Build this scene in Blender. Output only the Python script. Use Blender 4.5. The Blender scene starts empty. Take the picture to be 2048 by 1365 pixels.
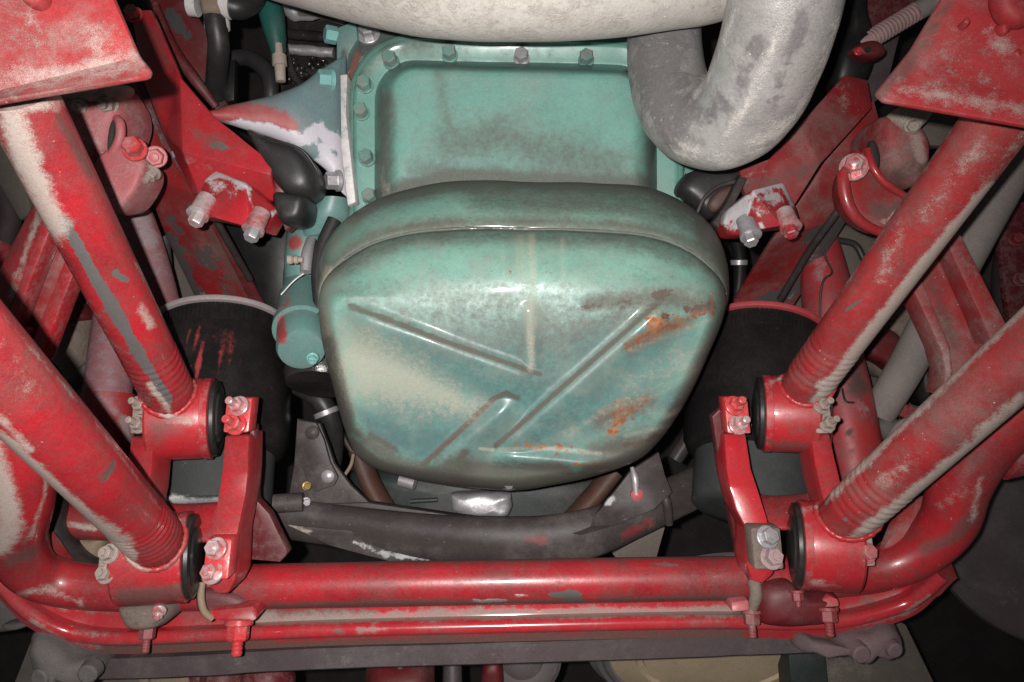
import bpy, bmesh, math, random
import numpy as np
from mathutils import Vector, Matrix, noise as mnoise

# ------------------------------------------------------------------ camera, world, light, exposure
SC = bpy.context.scene
F = 1500.0; CX = 1024.0; CY = 682.5          # focal length and centre in photograph pixels
cam = bpy.data.cameras.new('camera'); cam.sensor_width = 36.0; cam.lens = 36.0 * F / 2048.0
cam.clip_start = 0.02; cam.clip_end = 60
cam_o = bpy.data.objects.new('camera', cam); SC.collection.objects.link(cam_o)
cam_o.rotation_euler = (math.pi, 0, 0)        # on the floor, looking straight up at the underside
SC.camera = cam_o
W = bpy.data.worlds.new('World'); SC.world = W; W.use_nodes = True
W.node_tree.nodes['Background'].inputs[0].default_value = (0.95, 0.97, 1.0, 1)
W.node_tree.nodes['Background'].inputs[1].default_value = 0.035
fl = bpy.data.lights.new('phone_flash', 'SPOT'); fl.energy = 70; fl.spot_size = math.radians(118); fl.spot_blend = 1.0
fl.shadow_soft_size = 0.006; fl.color = (1.0, 0.965, 0.93)
fl_o = bpy.data.objects.new('phone_flash', fl); SC.collection.objects.link(fl_o)
fl_o.location = (-0.032, -0.017, -0.03); fl_o.rotation_euler = (math.pi - math.radians(3), math.radians(-7), 0)
SC.view_settings.view_transform = 'Standard'; SC.view_settings.look = 'None'
SC.view_settings.exposure = 0.0; SC.view_settings.gamma = 1.0
SC.cycles.use_denoising = True
SC.cycles.max_bounces = 5

# ------------------------------------------------------------------ helpers
COL = SC.collection
ORG = {}
rnd = random.Random(7)

def P(x, y, d):
    return Vector(((x - CX) * d / F, (y - CY) * d / F, d))

def pl(pts, d=None):
    return [P(p[0], p[1], p[2] if len(p) > 2 else d) for p in pts]

def tag(o, label, cat, group=None, kind=None):
    if label: o['label'] = label
    if cat: o['category'] = cat
    if group: o['group'] = group
    if kind: o['kind'] = kind
    return o

def thing(name, label, cat, loc, group=None):
    o = bpy.data.objects.new(name, None); o.empty_display_size = 0.02
    COL.objects.link(o); o.location = loc; ORG[o.name] = Vector(loc)
    return tag(o, label, cat, group)

def seg_dist(px, py, pts):
    best = np.full(px.shape, 1e9)
    if len(pts) == 1:
        return np.hypot(px - pts[0][0], py - pts[0][1])
    for (x0, y0), (x1, y1) in zip(pts[:-1], pts[1:]):
        dx, dy = x1 - x0, y1 - y0
        t = np.clip(((px - x0) * dx + (py - y0) * dy) / (dx * dx + dy * dy + 1e-9), 0, 1)
        best = np.minimum(best, np.hypot(px - x0 - t * dx, py - y0 - t * dy))
    return best

def in_poly(px, py, pts):
    ins = np.zeros(px.shape, bool); n = len(pts)
    for i in range(n):
        x0, y0 = pts[i]; x1, y1 = pts[(i + 1) % n]
        c = ((y0 > py) != (y1 > py)) & (px < (x1 - x0) * (py - y0) / (y1 - y0 + 1e-9) + x0)
        ins ^= c
    return ins

def stains(me, org, strokes):
    n = len(me.vertices)
    co = np.empty(n * 3, np.float32); me.vertices.foreach_get('co', co)
    co = co.reshape(-1, 3).astype(float) + np.array(org)
    px = co[:, 0] / co[:, 2] * F + CX; py = co[:, 1] / co[:, 2] * F + CY
    acc = {}
    for st in strokes:
        a, pts, w, s = st[:4]
        if len(st) > 4:                                   # filled patch with a soft edge w
            ins = in_poly(px, py, pts)
            d = seg_dist(px, py, list(pts) + [pts[0]])
            v = np.where(ins, np.clip(.5 + d / w * .5, 0, 1), np.clip(.5 - d / w * .5, 0, 1)) * s
        else:
            d = seg_dist(px, py, pts)
            t = np.clip(1 - d / w, 0, 1); v = t * t * (3 - 2 * t) * s
        acc[a] = np.maximum(acc.get(a, np.zeros(n)), v) if s > 0 else acc.get(a, np.zeros(n)) + v
    for a, v in acc.items():
        at = me.attributes.new(a, 'FLOAT', 'POINT')
        at.data.foreach_set('value', v.astype(np.float32))

def mesh(name, verts, faces, mat, parent=None, org=None, strokes=None, sharp=40, bm=None, lump=None, solid=False):
    if parent is not None: org = ORG[parent.name]
    if bm is None:
        if lump:
            a, s = lump[:2]
            verts = [v + mnoise.noise_vector(v * s) * a for v in verts]
        if org is None:
            org = sum(verts, Vector()) / len(verts)
        me = bpy.data.meshes.new(name)
        me.from_pydata([tuple(v - org) for v in verts], [], faces)
        b2 = bmesh.new(); b2.from_mesh(me); bmesh.ops.recalc_face_normals(b2, faces=b2.faces); b2.to_mesh(me); b2.free()
    else:
        if lump:
            a, s = lump[:2]
            for v in bm.verts: v.co += mnoise.noise_vector(v.co * s) * a
        if org is None:
            org = sum((v.co for v in bm.verts), Vector()) / len(bm.verts)
        for v in bm.verts: v.co -= org
        bmesh.ops.recalc_face_normals(bm, faces=bm.faces)
        me = bpy.data.meshes.new(name); bm.to_mesh(me); bm.free()
    me.polygons.foreach_set('use_smooth', [True] * len(me.polygons))
    me.set_sharp_from_angle(angle=math.radians(sharp))
    if strokes: stains(me, org, strokes)
    me.materials.append(mat)
    o = bpy.data.objects.new(name, me); COL.objects.link(o)
    ORG[o.name] = Vector(org)
    if parent is not None:
        o.parent = parent; o.location = (0, 0, 0)
    else:
        o.location = org
    return o

def cr(pts, n, closed=False):
    """Catmull-Rom through tuples or vectors of any size, n samples per span"""
    A = [np.array(tuple(p), float) for p in pts]; out = []; m = len(A)
    spans = m if closed else m - 1
    for i in range(spans):
        if closed:
            p0, p1, p2, p3 = A[(i - 1) % m], A[i], A[(i + 1) % m], A[(i + 2) % m]
        else:
            p1, p2 = A[i], A[i + 1]
            p0 = A[i - 1] if i > 0 else 2 * p1 - p2
            p3 = A[i + 2] if i + 2 < m else 2 * p2 - p1
        for k in range(n):
            t = k / n
            out.append(.5 * ((2 * p1) + (-p0 + p2) * t + (2 * p0 - 5 * p1 + 4 * p2 - p3) * t * t + (-p0 + 3 * p1 - 3 * p2 + p3) * t ** 3))
    if not closed: out.append(A[-1])
    return out

def frames(pts):
    T = []
    for i in range(len(pts)):
        a = pts[max(i - 1, 0)]; b = pts[min(i + 1, len(pts) - 1)]
        T.append((b - a).normalized())
    up = Vector((0, 0, 1)) if abs(T[0].z) < .9 else Vector((0, 1, 0))
    u = (up - T[0] * up.dot(T[0])).normalized(); out = []
    for t in T:
        u = (u - t * u.dot(t)).normalized(); out.append((t, u, t.cross(u)))
    return out

def rings_to_mesh(rings, cap0=True, cap1=True):
    V = []; Fc = []; m = len(rings[0])
    for r in rings: V += r
    for i in range(len(rings) - 1):
        for j in range(m):
            k = (j + 1) % m
            Fc.append((i * m + j, i * m + k, (i + 1) * m + k, (i + 1) * m + j))
    if cap0: Fc.append(tuple(range(m))[::-1])
    if cap1: Fc.append(tuple((len(rings) - 1) * m + j for j in range(m)))
    return V, Fc

def tube_data(path, n=10, seg=28, sq=1.0):
    """path: (px, py, depth, radius in metres)"""
    pts = []
    for x, y, d, r in path:
        v = P(x, y, d); pts.append((v.x, v.y, v.z, r))
    S = cr(pts, n)
    c = [Vector(s[:3]) for s in S]; R = [s[3] for s in S]
    rings = []
    for (t, u, v), p, r in zip(frames(c), c, R):
        rings.append([p + (u * math.cos(a) * sq + v * math.sin(a)) * r for a in [2 * math.pi * k / seg for k in range(seg)]])
    return rings_to_mesh(rings)

def tube(name, path, mat, parent=None, n=10, seg=28, strokes=None, lump=None, sq=1.0):
    V, Fc = tube_data(path, n, seg, sq)
    return mesh(name, V, Fc, mat, parent, strokes=strokes, lump=lump, sharp=60)

def lathe_data(A, ax, prof, seg=40):
    ax = ax.normalized()
    up = Vector((0, 0, 1)) if abs(ax.z) < .9 else Vector((0, 1, 0))
    u = (up - ax * up.dot(ax)).normalized(); v = ax.cross(u)
    rings = [[A + ax * t + (u * math.cos(a) + v * math.sin(a)) * max(r, 1e-5) for a in [2 * math.pi * k / seg for k in range(seg)]] for t, r in prof]
    return rings_to_mesh(rings)

def lathe(name, A, ax, prof, mat, parent=None, seg=40, strokes=None, lump=None, sharp=35):
    V, Fc = lathe_data(A, ax, prof, seg)
    return mesh(name, V, Fc, mat, parent, strokes=strokes, lump=lump, sharp=sharp)

def facet(name, pts, faces, th, mat, parent=None, d=None, bevel=.002, res=None, strokes=None, back=None, lump=None, sharp=30):
    """a plate: front points (px,py[,depth]); faces over them; pushed back by th"""
    fr = pl(pts, d); n = len(fr)
    if faces is None: faces = [tuple(range(n))]
    bv = back if back is not None else Vector((0, 0, 1))
    bm = bmesh.new()
    vs = [bm.verts.new(p) for p in fr] + [bm.verts.new(p + bv * th) for p in fr]
    edges = {}
    for f in faces:
        bm.faces.new([vs[i] for i in f])
        bm.faces.new([vs[i + n] for i in reversed(f)])
        for a, b in zip(f, f[1:] + f[:1]): edges[(a, b)] = 1
    for (a, b) in list(edges):
        if (b, a) not in edges:
            bm.faces.new([vs[b], vs[a], vs[a + n], vs[b + n]])
    bmesh.ops.recalc_face_normals(bm, faces=bm.faces)
    if bevel:
        es = [e for e in bm.edges if len(e.link_faces) == 2 and e.calc_face_angle(0) > .25]
        bmesh.ops.bevel(bm, geom=es, offset=bevel, segments=2, affect='EDGES', profile=.5, clamp_overlap=True)
    if res:
        bmesh.ops.triangulate(bm, faces=[f for f in bm.faces if len(f.verts) > 4])
        for _ in range(6):
            es = [e for e in bm.edges if e.calc_length() > res]
            if not es: break
            bmesh.ops.subdivide_edges(bm, edges=es, cuts=1, use_grid_fill=True)
            bmesh.ops.triangulate(bm, faces=[f for f in bm.faces if len(f.verts) > 4])
    return mesh(name, None, None, mat, parent, bm=bm, strokes=strokes, lump=lump, sharp=sharp)

def puff(name, outline, d, h, mat, parent=None, back=.03, rings=9, n=6, strokes=None, lump=None, power=.55, straight=False, top=.9):
    """rounded lump over a smooth outline (px,py[,depth]); h = how far it bulges towards the viewer"""
    O = [tuple(p) if len(p) > 2 else (p[0], p[1], d) for p in outline]
    if straight:
        O2 = []
        for a, b in zip(O, O[1:] + O[:1]):
            for k in range(n): O2.append(tuple(a[i] + (b[i] - a[i]) * k / n for i in range(3)))
        O = O2
    else:
        O = [tuple(q) for q in cr(O, n, True)]
    base = [P(*q) for q in O]; c = sum(base, Vector()) / len(base)
    R = [[c + (b - c) * .85 + Vector((0, 0, back)) for b in base], [b + Vector((0, 0, back * .5)) for b in base]]
    for k in range(rings + 1):
        ph = math.pi / 2 * k / rings * top; s = math.cos(ph) ** power; z = math.sin(ph)
        R.append([Vector((c.x + (b.x - c.x) * s, c.y + (b.y - c.y) * s, c.z + (b.z - c.z) * s - h * z)) for b in base])
    V, Fc = rings_to_mesh(R)
    return mesh(name, V, Fc, mat, parent, strokes=strokes, lump=lump, sharp=70)

def loft(name, secs, mat, parent=None, seg=28, n=8, strokes=None, lump=None, flat=.5):
    """secs: (xa,ya,da, xb,yb,db, bulge) edge to edge sections with an elliptic cross-section"""
    S = cr([(*P(s[0], s[1], s[2]), *P(s[3], s[4], s[5]), s[6]) for s in secs], n)
    rings = []
    for s in S:
        a = Vector(s[:3]); b = Vector(s[3:6]); c = (a + b) / 2; h = (b - a) / 2
        rings.append([c + h * math.cos(t) + Vector((0, 0, -1)) * s[6] * math.sin(t) * (1 if math.sin(t) > 0 else flat) for t in [2 * math.pi * k / seg for k in range(seg)]])
    V, Fc = rings_to_mesh(rings)
    return mesh(name, V, Fc, mat, parent, strokes=strokes, lump=lump, sharp=60)

def sweep(name, path, prof, mat, parent=None, n=10, strokes=None, lump=None):
    """closed profile [(down, towards viewer)] in metres along a path (px,py,depth)"""
    S = cr([tuple(P(*p)) for p in path], n); c = [Vector(s) for s in S]
    rings = []
    for i in range(len(c)):
        t = (c[min(i + 1, len(c) - 1)] - c[max(i - 1, 0)]).normalized()
        f = Vector((0, 0, -1)); f = (f - t * f.dot(t)).normalized(); dn = t.cross(f)
        if dn.y < 0: dn = -dn
        rings.append([c[i] + dn * a + f * b for a, b in prof])
    V, Fc = rings_to_mesh(rings)
    return mesh(name, V, Fc, mat, parent, strokes=strokes, lump=lump, sharp=35)

def bolt(parent, x, y, d, af_px, mat, ax=(0.0, -.25, -1), h=.62, stud=0.0, washer=True, name='bolt', washer_r=.72, spin=0.2, thread=False):
    af = af_px * d / F; A = P(x, y, d); a = Vector(ax).normalized()
    u = Vector((1, 0, 0)); u = (u - a * u.dot(a)).normalized(); v = a.cross(u)
    V = []; Fc = []
    def ring(t, r, n, sp=0):
        i0 = len(V)
        for k in range(n):
            q = 2 * math.pi * k / n + sp
            V.append(A + a * t + (u * math.cos(q) + v * math.sin(q)) * r)
        return list(range(i0, i0 + n))
    def join(r0, r1):
        n = len(r0)
        for j in range(n): Fc.append((r0[j], r0[(j + 1) % n], r1[(j + 1) % n], r1[j]))
    t0 = 0
    if washer:
        w = washer_r * af; hh = .14 * af
        rs = [ring(-.1 * af, w, 20), ring(hh * .7, w, 20), ring(hh, w * .93, 20), ring(hh * 1.02, w * .3, 20)]
        for p, q in zip(rs, rs[1:]): join(p, q)
        Fc.append(tuple(rs[-1])); t0 = hh
    R = af / math.sqrt(3)
    rs = [ring(t0 - .02 * af, R, 6, spin), ring(t0 + h * af * .86, R, 6, spin), ring(t0 + h * af, R * .86, 6, spin)]
    for p, q in zip(rs, rs[1:]): join(p, q)
    Fc.append(tuple(rs[-1]))
    if stud:
        s0 = t0 + h * af; rr = .3 * af
        rs = [ring(s0 - .02 * af, rr, 14)]
        if thread:
            m = int(stud / .1)
            for k in range(m): rs.append(ring(s0 + stud * af * (k + .5) / m, rr * (1 if k % 2 else .88), 14))
        rs += [ring(s0 + stud * af * .93, rr, 14), ring(s0 + stud * af, rr * .8, 14)]
        for p, q in zip(rs, rs[1:]): join(p, q)
        Fc.append(tuple(rs[-1]))
    return mesh(name, V, Fc, mat, parent, sharp=30)

# ------------------------------------------------------------------ materials
def uber(name, col, col2=None, rough=.38, metal=0.0, dust=0.0, dustcol=(.40, .34, .30), dustdir=None, dustw=.5, duststr=.9,
         chip=0.0, chipcol=(.105, .10, .10), dirt=0.0, dirtcol=(.035, .028, .024), rustcol=(.42, .13, .035), rust=0.0,
         bare=0.0, barecol=(.52, .49, .50), tint=0.0, tintcol=(.4, .02, .02), bump=.25, fine=1.0, speck=.0, sc=1.0, film=.10, coat=0.0, stretch=None, dirt_e=.3, grain=.16, dirt_max=.88, dirt_k=1.5, rust_k=1.9, dust_k=1.6, dark=.28, spec=.5, tint_k=1.1, tint_e=.22, edge=.0, edgecol=(.30, .22, .21)):
    m = bpy.data.materials.new(name); m.use_nodes = True
    nt = m.node_tree; N = nt.nodes; L = nt.links; N.clear()
    out = N.new('ShaderNodeOutputMaterial'); bs = N.new('ShaderNodeBsdfPrincipled'); L.new(bs.outputs[0], out.inputs[0])
    geo = N.new('ShaderNodeNewGeometry')
    off = rnd.uniform(0, 40)
    mp = N.new('ShaderNodeVectorMath'); mp.operation = 'ADD'; L.new(geo.outputs['Position'], mp.inputs[0]); mp.inputs[1].default_value = (off, off * .7, off * 1.3)
    vec = mp.outputs[0]
    if stretch:
        mm = N.new('ShaderNodeVectorMath'); mm.operation = 'MULTIPLY'; L.new(vec, mm.inputs[0]); mm.inputs[1].default_value = stretch; vec = mm.outputs[0]
    def noise(scale, det=6, ro=.62, dist=0.0, w=0.0):
        n = N.new('ShaderNodeTexNoise'); n.inputs['Scale'].default_value = scale * sc; n.inputs['Detail'].default_value = det
        n.inputs['Roughness'].default_value = ro; n.inputs['Distortion'].default_value = dist
        if w:
            a = N.new('ShaderNodeVectorMath'); a.operation = 'ADD'; L.new(vec, a.inputs[0]); a.inputs[1].default_value = (w, -w, w * 2); L.new(a.outputs[0], n.inputs['Vector'])
        else:
            L.new(vec, n.inputs['Vector'])
        return n.outputs['Fac']
    def math_(op, a, b, clamp=False):
        n = N.new('ShaderNodeMath'); n.operation = op; n.use_clamp = clamp
        for i, q in enumerate((a, b)):
            if isinstance(q, (int, float)): n.inputs[i].default_value = q
            else: L.new(q, n.inputs[i])
        return n.outputs[0]
    def smooth(v, lo, hi, o0=0.0, o1=1.0):
        n = N.new('ShaderNodeMapRange'); n.interpolation_type = 'SMOOTHSTEP'; L.new(v, n.inputs[0])
        n.inputs[1].default_value = lo; n.inputs[2].default_value = hi; n.inputs[3].default_value = o0; n.inputs[4].default_value = o1
        return n.outputs[0]
    def mixc(f, a, b):
        n = N.new('ShaderNodeMix'); n.data_type = 'RGBA'
        if isinstance(f, (int, float)): n.inputs[0].default_value = f
        else: L.new(f, n.inputs[0])
        for i, q in ((6, a), (7, b)):
            if isinstance(q, tuple): n.inputs[i].default_value = (*q, 1)
            else: L.new(q, n.inputs[i])
        return n.outputs[2]
    def mixf(f, a, b):
        n = N.new('ShaderNodeMix'); n.data_type = 'FLOAT'; L.new(f, n.inputs[0])
        for i, q in ((2, a), (3, b)):
            if isinstance(q, (int, float)): n.inputs[i].default_value = q
            else: L.new(q, n.inputs[i])
        return n.outputs[0]
    def attr(a):
        n = N.new('ShaderNodeAttribute'); n.attribute_name = a; return n.outputs['Fac']
    n1 = noise(8, 8, .68); n2 = noise(46, 7, .7, w=3.1); n3 = noise(260, 4, .6, w=7.7); n4 = noise(24, 9, .72, w=11.3); n5 = noise(1100, 2, .5, w=5.3); n6 = noise(95, 6, .75, w=17.1); n7 = noise(19, 5, .6, w=23.7)
    hf = math_('ADD', math_('MULTIPLY', math_('SUBTRACT', n6, .5), .7), math_('MULTIPLY', math_('SUBTRACT', n5, .5), .35))
    def mask(a, base, nz, k, e):
        v = math_('ADD', attr(a), math_('MULTIPLY', math_('SUBTRACT', nz, .5), k))
        v = math_('ADD', math_('ADD', v, base), hf)
        return v, smooth(v, .5 - e, .5 + e)
    c2 = col2 or tuple(x * .72 for x in col)
    c = mixc(smooth(n1, .35, .68), col, c2)
    c = mixc(smooth(n3, .35, .75, 0, .25), c, tuple(min(1, x * 1.3 + .01) for x in col)); c = mixc(smooth(n6, .5, .75, 0, dark), c, tuple(x * .5 for x in c2))
    rgh = mixf(n2, rough * .75, min(1, rough * 1.35)); height = math_('MULTIPLY', n3, .12 * fine)
    _, mt = mask('a_tint', tint, n4, tint_k, tint_e); c = mixc(mt, c, tintcol)
    # thin soiled film over everything
    hz = math_('MULTIPLY', smooth(math_('ADD', math_('MULTIPLY', n1, .65), math_('MULTIPLY', n7, .35)), .44, .62), smooth(math_('ADD', math_('MULTIPLY', n6, .6), math_('MULTIPLY', n5, .4)), .36, .62, .35, 1.0))
    c = mixc(math_('MULTIPLY', hz, film), c, dustcol); rgh = mixf(math_('MULTIPLY', hz, min(1.0, film * 1.6)), rgh, .8)
    _, mc = mask('a_chip', chip, n4, 1.9, .035); c = mixc(mc, c, chipcol); rgh = mixf(mc, rgh, .62); height = math_('SUBTRACT', height, math_('MULTIPLY', mc, .5))
    ew = math_('MULTIPLY', smooth(geo.outputs['Pointiness'], .53, .62), smooth(math_('ADD', math_('MULTIPLY', n6, .6), math_('MULTIPLY', n2, .4)), .46, .58)); ew = math_('MULTIPLY', ew, edge); c = mixc(ew, c, edgecol); rgh = mixf(ew, rgh, .5)
    _, mb = mask('a_bare', bare, n2, 1.5, .14); c = mixc(mb, c, barecol); rgh = mixf(mb, rgh, .45)
    _, mr = mask('a_rust', rust, n2, rust_k, .12)
    c = mixc(mr, c, mixc(smooth(n2, .38, .62), rustcol, tuple(x * .38 for x in rustcol))); rgh = mixf(mr, rgh, .9); height = math_('ADD', height, math_('MULTIPLY', mr, .35))
    _, md = mask('a_dirt', dirt, n4, dirt_k, dirt_e); md = math_('MULTIPLY', md, dirt_max); c = mixc(md, c, mixc(n3, dirtcol, tuple(x * 2.1 for x in dirtcol))); rgh = mixf(md, rgh, .78)
    dv = math_('ADD', attr('a_dust'), math_('MULTIPLY', math_('SUBTRACT', n4, .5), dust_k)); dv = math_('ADD', math_('ADD', dv, dust), math_('MULTIPLY', hf, 1.7))
    if dustdir:
        dp = N.new('ShaderNodeVectorMath'); dp.operation = 'DOT_PRODUCT'; L.new(geo.outputs['Normal'], dp.inputs[0]); dp.inputs[1].default_value = Vector(dustdir).normalized()
        dv = math_('ADD', dv, math_('MULTIPLY', math_('MAXIMUM', dp.outputs['Value'], 0.0), dustw))
    du = math_('MULTIPLY', smooth(dv, .26, .90), duststr)
    c = mixc(du, c, mixc(n3, tuple(x * .82 for x in dustcol), tuple(min(1, x * 1.2) for x in dustcol))); rgh = mixf(du, rgh, .92)
    height = math_('ADD', height, math_('MULTIPLY', math_('MULTIPLY', du, n2), .5))
    if speck:
        vo = N.new('ShaderNodeTexVoronoi'); vo.inputs['Scale'].default_value = 110 * sc; L.new(vec, vo.inputs['Vector'])
        sp = math_('MULTIPLY', smooth(vo.outputs['Distance'], .12, .05), smooth(n2, .5, .6)); sp = math_('MULTIPLY', sp, speck)
        c = mixc(sp, c, tuple(min(1, x * 1.5) for x in dustcol))
    g = N.new('ShaderNodeMix'); g.data_type = 'RGBA'; g.blend_type = 'MULTIPLY'; g.inputs[0].default_value = 1.0; L.new(c, g.inputs[6])
    gv = smooth(n5, .25, .75, 1 - grain, 1 + grain); cb_ = N.new('ShaderNodeCombineColor'); [L.new(gv, cb_.inputs[i]) for i in range(3)]; L.new(cb_.outputs[0], g.inputs[7]); c = g.outputs[2]
    L.new(c, bs.inputs['Base Color']); L.new(rgh, bs.inputs['Roughness'])
    if metal:
        mi = math_('MULTIPLY', math_('SUBTRACT', 1.0, math_('MAXIMUM', du, md), True), metal); L.new(mi, bs.inputs['Metallic'])
    bs.inputs['Specular IOR Level'].default_value = spec; bs.inputs['Coat Weight'].default_value = coat; bs.inputs['Coat Roughness'].default_value = .12
    bp = N.new('ShaderNodeBump'); bp.inputs['Strength'].default_value = bump; bp.inputs['Distance'].default_value = .004
    L.new(height, bp.inputs['Height']); L.new(bp.outputs[0], bs.inputs['Normal'])
    return m

R0 = (.40, .016, .024); R1 = (.17, .010, .015)
M = {}
M['red'] = uber('red_gloss_paint', R0, R1, rough=0.3, dust=.02, chip=0.0, dirt=0.34, dirt_e=0.38, film=0.08, speck=.35, bump=.25, edge=0.7, dark=0.2, dust_k=0.9, coat=0.25, dirtcol=(.055, .036, .031), dirt_k=1.3, dirt_max=0.75)
M['red_clean'] = uber('red_fresh_paint', (.43, .019, .027), (.26, .014, .020), rough=.32, dust=.02, chip=0.0, dirt=0.24, dirt_e=0.38, film=0.05, speck=.35, bump=.22, edge=0.7, dust_k=0.9, dark=0.15, coat=0.25, dirtcol=(.055, .036, .031), dirt_k=1.3, dirt_max=0.75)
M['red_left'] = uber('red_rod_paint_one', R0, R1, rough=.32, dust=-.02, dustdir=(-1, .35, -.05), dustw=.42, chip=0.0, dirt=0.3, dirt_e=0.38, film=0.12, speck=.6, bump=.28, dark=0.22, dust_k=1.0, coat=0.25, dirtcol=(.055, .036, .031), dirt_k=1.3, dirt_max=0.75)
M['red_right'] = uber('red_rod_paint_two', (.35, .020, .024), (.18, .013, .017), rough=.42, dust=.03, dustdir=(.75, .65, 0), dustw=.52, chip=0.0, dirt=0.36, dirt_e=0.38, film=0.28, speck=.9, bump=.32, dark=0.3, dust_k=1.1, coat=0.1, dirtcol=(.055, .036, .031), dirt_k=1.3, dirt_max=0.75)
M['red_dusty'] = uber('red_dusty_paint', (.32, .018, .022), (.18, .014, .018), rough=.6, dust=.22, chip=0.0, dirt=0.3, film=0.6, speck=.6, duststr=.7, dustcol=(.38,.29,.265), bump=.45, edge=0.7, dirtcol=(.055, .036, .031), dirt_k=1.3, dirt_e=0.38, dirt_max=0.75)
M['maroon'] = uber('dull_maroon_paint', (.12, .008, .011), (.07, .007, .009), rough=.5, dust=.04, chip=0.08, dirt=.12, chipcol=(.05, .047, .048), film=0.3, dustcol=(.2,.14,.135), bump=.3, edge=0.7)
M['rail'] = uber('worn_rail_paint', (.27, .010, .014), (.15, .008, .012), rough=.42, dust=.02, chip=0.14, dirt=0.34, chipcol=(.07, .07, .073), film=0.3, bump=.25, speck=.3, edge=0.7, coat=0.15, dirtcol=(.055, .036, .031), dirt_k=1.3, dirt_e=0.38, dirt_max=0.75)
M['teal'] = uber('teal_engine_paint', (.13, .295, .25), (.10, .222, .198), rough=.34, dust=.0, dirt=0.16, dirt_e=.45, dirt_k=0.55, dark=.15, film=0.3, dustcol=(.32, .31, .26), bump=.16, dirtcol=(.055, .050, .042), coat=0.2)
M['teal_tub'] = uber('teal_tub_paint', (.165, .325, .265), (.122, .232, .198), rough=0.31, dust=0.0, dirt=0.2, dirt_e=.45, dirt_k=0.7, dirt_max=.85, dark=.2, film=0.3, dustcol=(.36, .34, .265), duststr=0.62, dust_k=0.5, bump=.14, dirtcol=(.046, .037, .029), chip=.02, chipcol=(.085, .036, .022), tintcol=(.075, .150, .150), rustcol=(.55, .19, .06), fine=.7, speck=.2, sc=1.8, rust_k=2.6, tint_k=.5, tint_e=.42, coat=0.12)
M['teal_block'] = uber('teal_block_paint', (.115, .30, .26), (.08, .20, .18), rough=.42, dirt=.2, chip=.2, chipcol=(.15, .055, .04), film=.2, bump=.3, dirtcol=(.03, .026, .025))
M['teal_dull'] = uber('dull_teal_paint', (.12, .24, .225), (.09, .175, .165), rough=.4, dirt=.02, chip=.0, film=.22, tintcol=(.27, .045, .045), bump=.25)
M['arm'] = uber('mount_arm_paint', (.14, .215, .225), (.12, .17, .185), rough=.5, film=.25, tintcol=(.30, .035, .04), barecol=(.52, .49, .54), bump=.35)
M['alu'] = uber('oxidised_aluminium', (.50, .48, .50), (.30, .29, .31), rough=0.38, metal=0.5, dirt=.2, bump=.6, film=.2)
M['white_band'] = uber('grey_white_band', (.62, .58, .58), (.5, .46, .46), rough=.45, dirt=0.16, bump=0.6, tint=0.35, tintcol=(.20, .30, .30))
M['steel'] = uber('bright_steel', (.62, .60, .60), (.45, .43, .43), rough=.28, metal=.8, dirt=.1, tintcol=R0, bump=.2)
M['steel_red'] = uber('part_painted_steel', (.55, .50, .50), (.48, .33, .34), rough=.26, metal=.35, tint=.45, tintcol=(.55, .03, .035), dirt=.05, bump=.3)
M['bolt_red'] = uber('red_bolt_paint', (.52, .035, .04), (.42, .06, .065), rough=.3, dust=.16, bare=.22, barecol=(.5, .42, .42), film=.2, bump=.3, edge=0.7)
M['bolt_pink'] = uber('faded_bolt_paint', (.45, .10, .11), (.36, .08, .09), rough=.4, dust=.2, film=.3, bump=.3)
M['bolt_dusty'] = uber('dusty_bolt', (.30, .24, .21), (.22, .16, .14), rough=.7, dust=.45, bump=.7)
M['bolt_teal'] = uber('teal_bolt_paint', (.14, .30, .26), (.09, .19, .17), rough=.33, dirt=.22, film=.2, bump=.3, edge=0.7)
M['bolt_teal_light'] = uber('light_teal_bolt', (.20, .44, .42), (.15, .33, .32), rough=.35, dirt=.02, bump=.2)
M['brass'] = uber('brass', (.50, .36, .14), (.36, .25, .10), rough=.3, metal=.8, dirt=.1, bump=.2)
M['rubber'] = uber('black_rubber', (.022, .021, .022), (.014, .014, .014), rough=.42, dust=.03, film=.08, bump=.2)
M['bush'] = uber('bush_rubber', (.018, .018, .018), (.012, .012, .012), rough=.33, dust=.02, film=.06, bump=.15)
M['bellows'] = uber('bellows_rubber', (.011, .0095, .010), (.008, .0075, .008), rough=0.26, dust=.0, tintcol=(.32, .045, .045), film=0.14, bump=.15, spec=0.4, dustcol=(.10, .075, .07))
M['piston'] = uber('grey_plastic', (.042, .045, .045), (.034, .037, .037), rough=.6, dust=.0, film=.04, dustcol=(.5, .5, .5), bump=.06, spec=.2)
M['rim'] = uber('grey_rim', (.34, .30, .30), (.26, .22, .22), rough=.5, tint=.2, tintcol=(.45, .05, .05), bump=.3)
M['rim_red'] = uber('red_rim', (.42, .04, .045), (.32, .05, .055), rough=.5, dust=.2, bump=.3)
M['black'] = uber('black_paint', (.010, .0095, .010), (.007, .007, .007), rough=.4, film=.04, bump=.2, spec=.25)
M['oily'] = uber('oily_black_metal', (.016, .014, .014), (.03, .026, .024), rough=.16, film=.04, bump=.9, sc=1.6, bare=.12, barecol=(.35, .32, .24))
M['frame_grey'] = uber('dark_frame_paint', (.044, .035, .035), (.030, .025, .026), rough=.45, dust=.02, chip=.0, tintcol=(.20, .03, .03), barecol=(.42, .42, .42), film=0.2, bump=0.3, speck=.4, spec=.25, coat=0.0, dirt=0.2, dirt_e=0.3, dirtcol=(.025, .02, .018))
M['beam_dark'] = uber('dark_beam_paint', (.075, .052, .056), (.055, .048, .05), rough=.45, dust=.12, film=.25, dustcol=(.22, .18, .17), tint=.1, tintcol=(.12, .03, .04), bump=.3)
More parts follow.
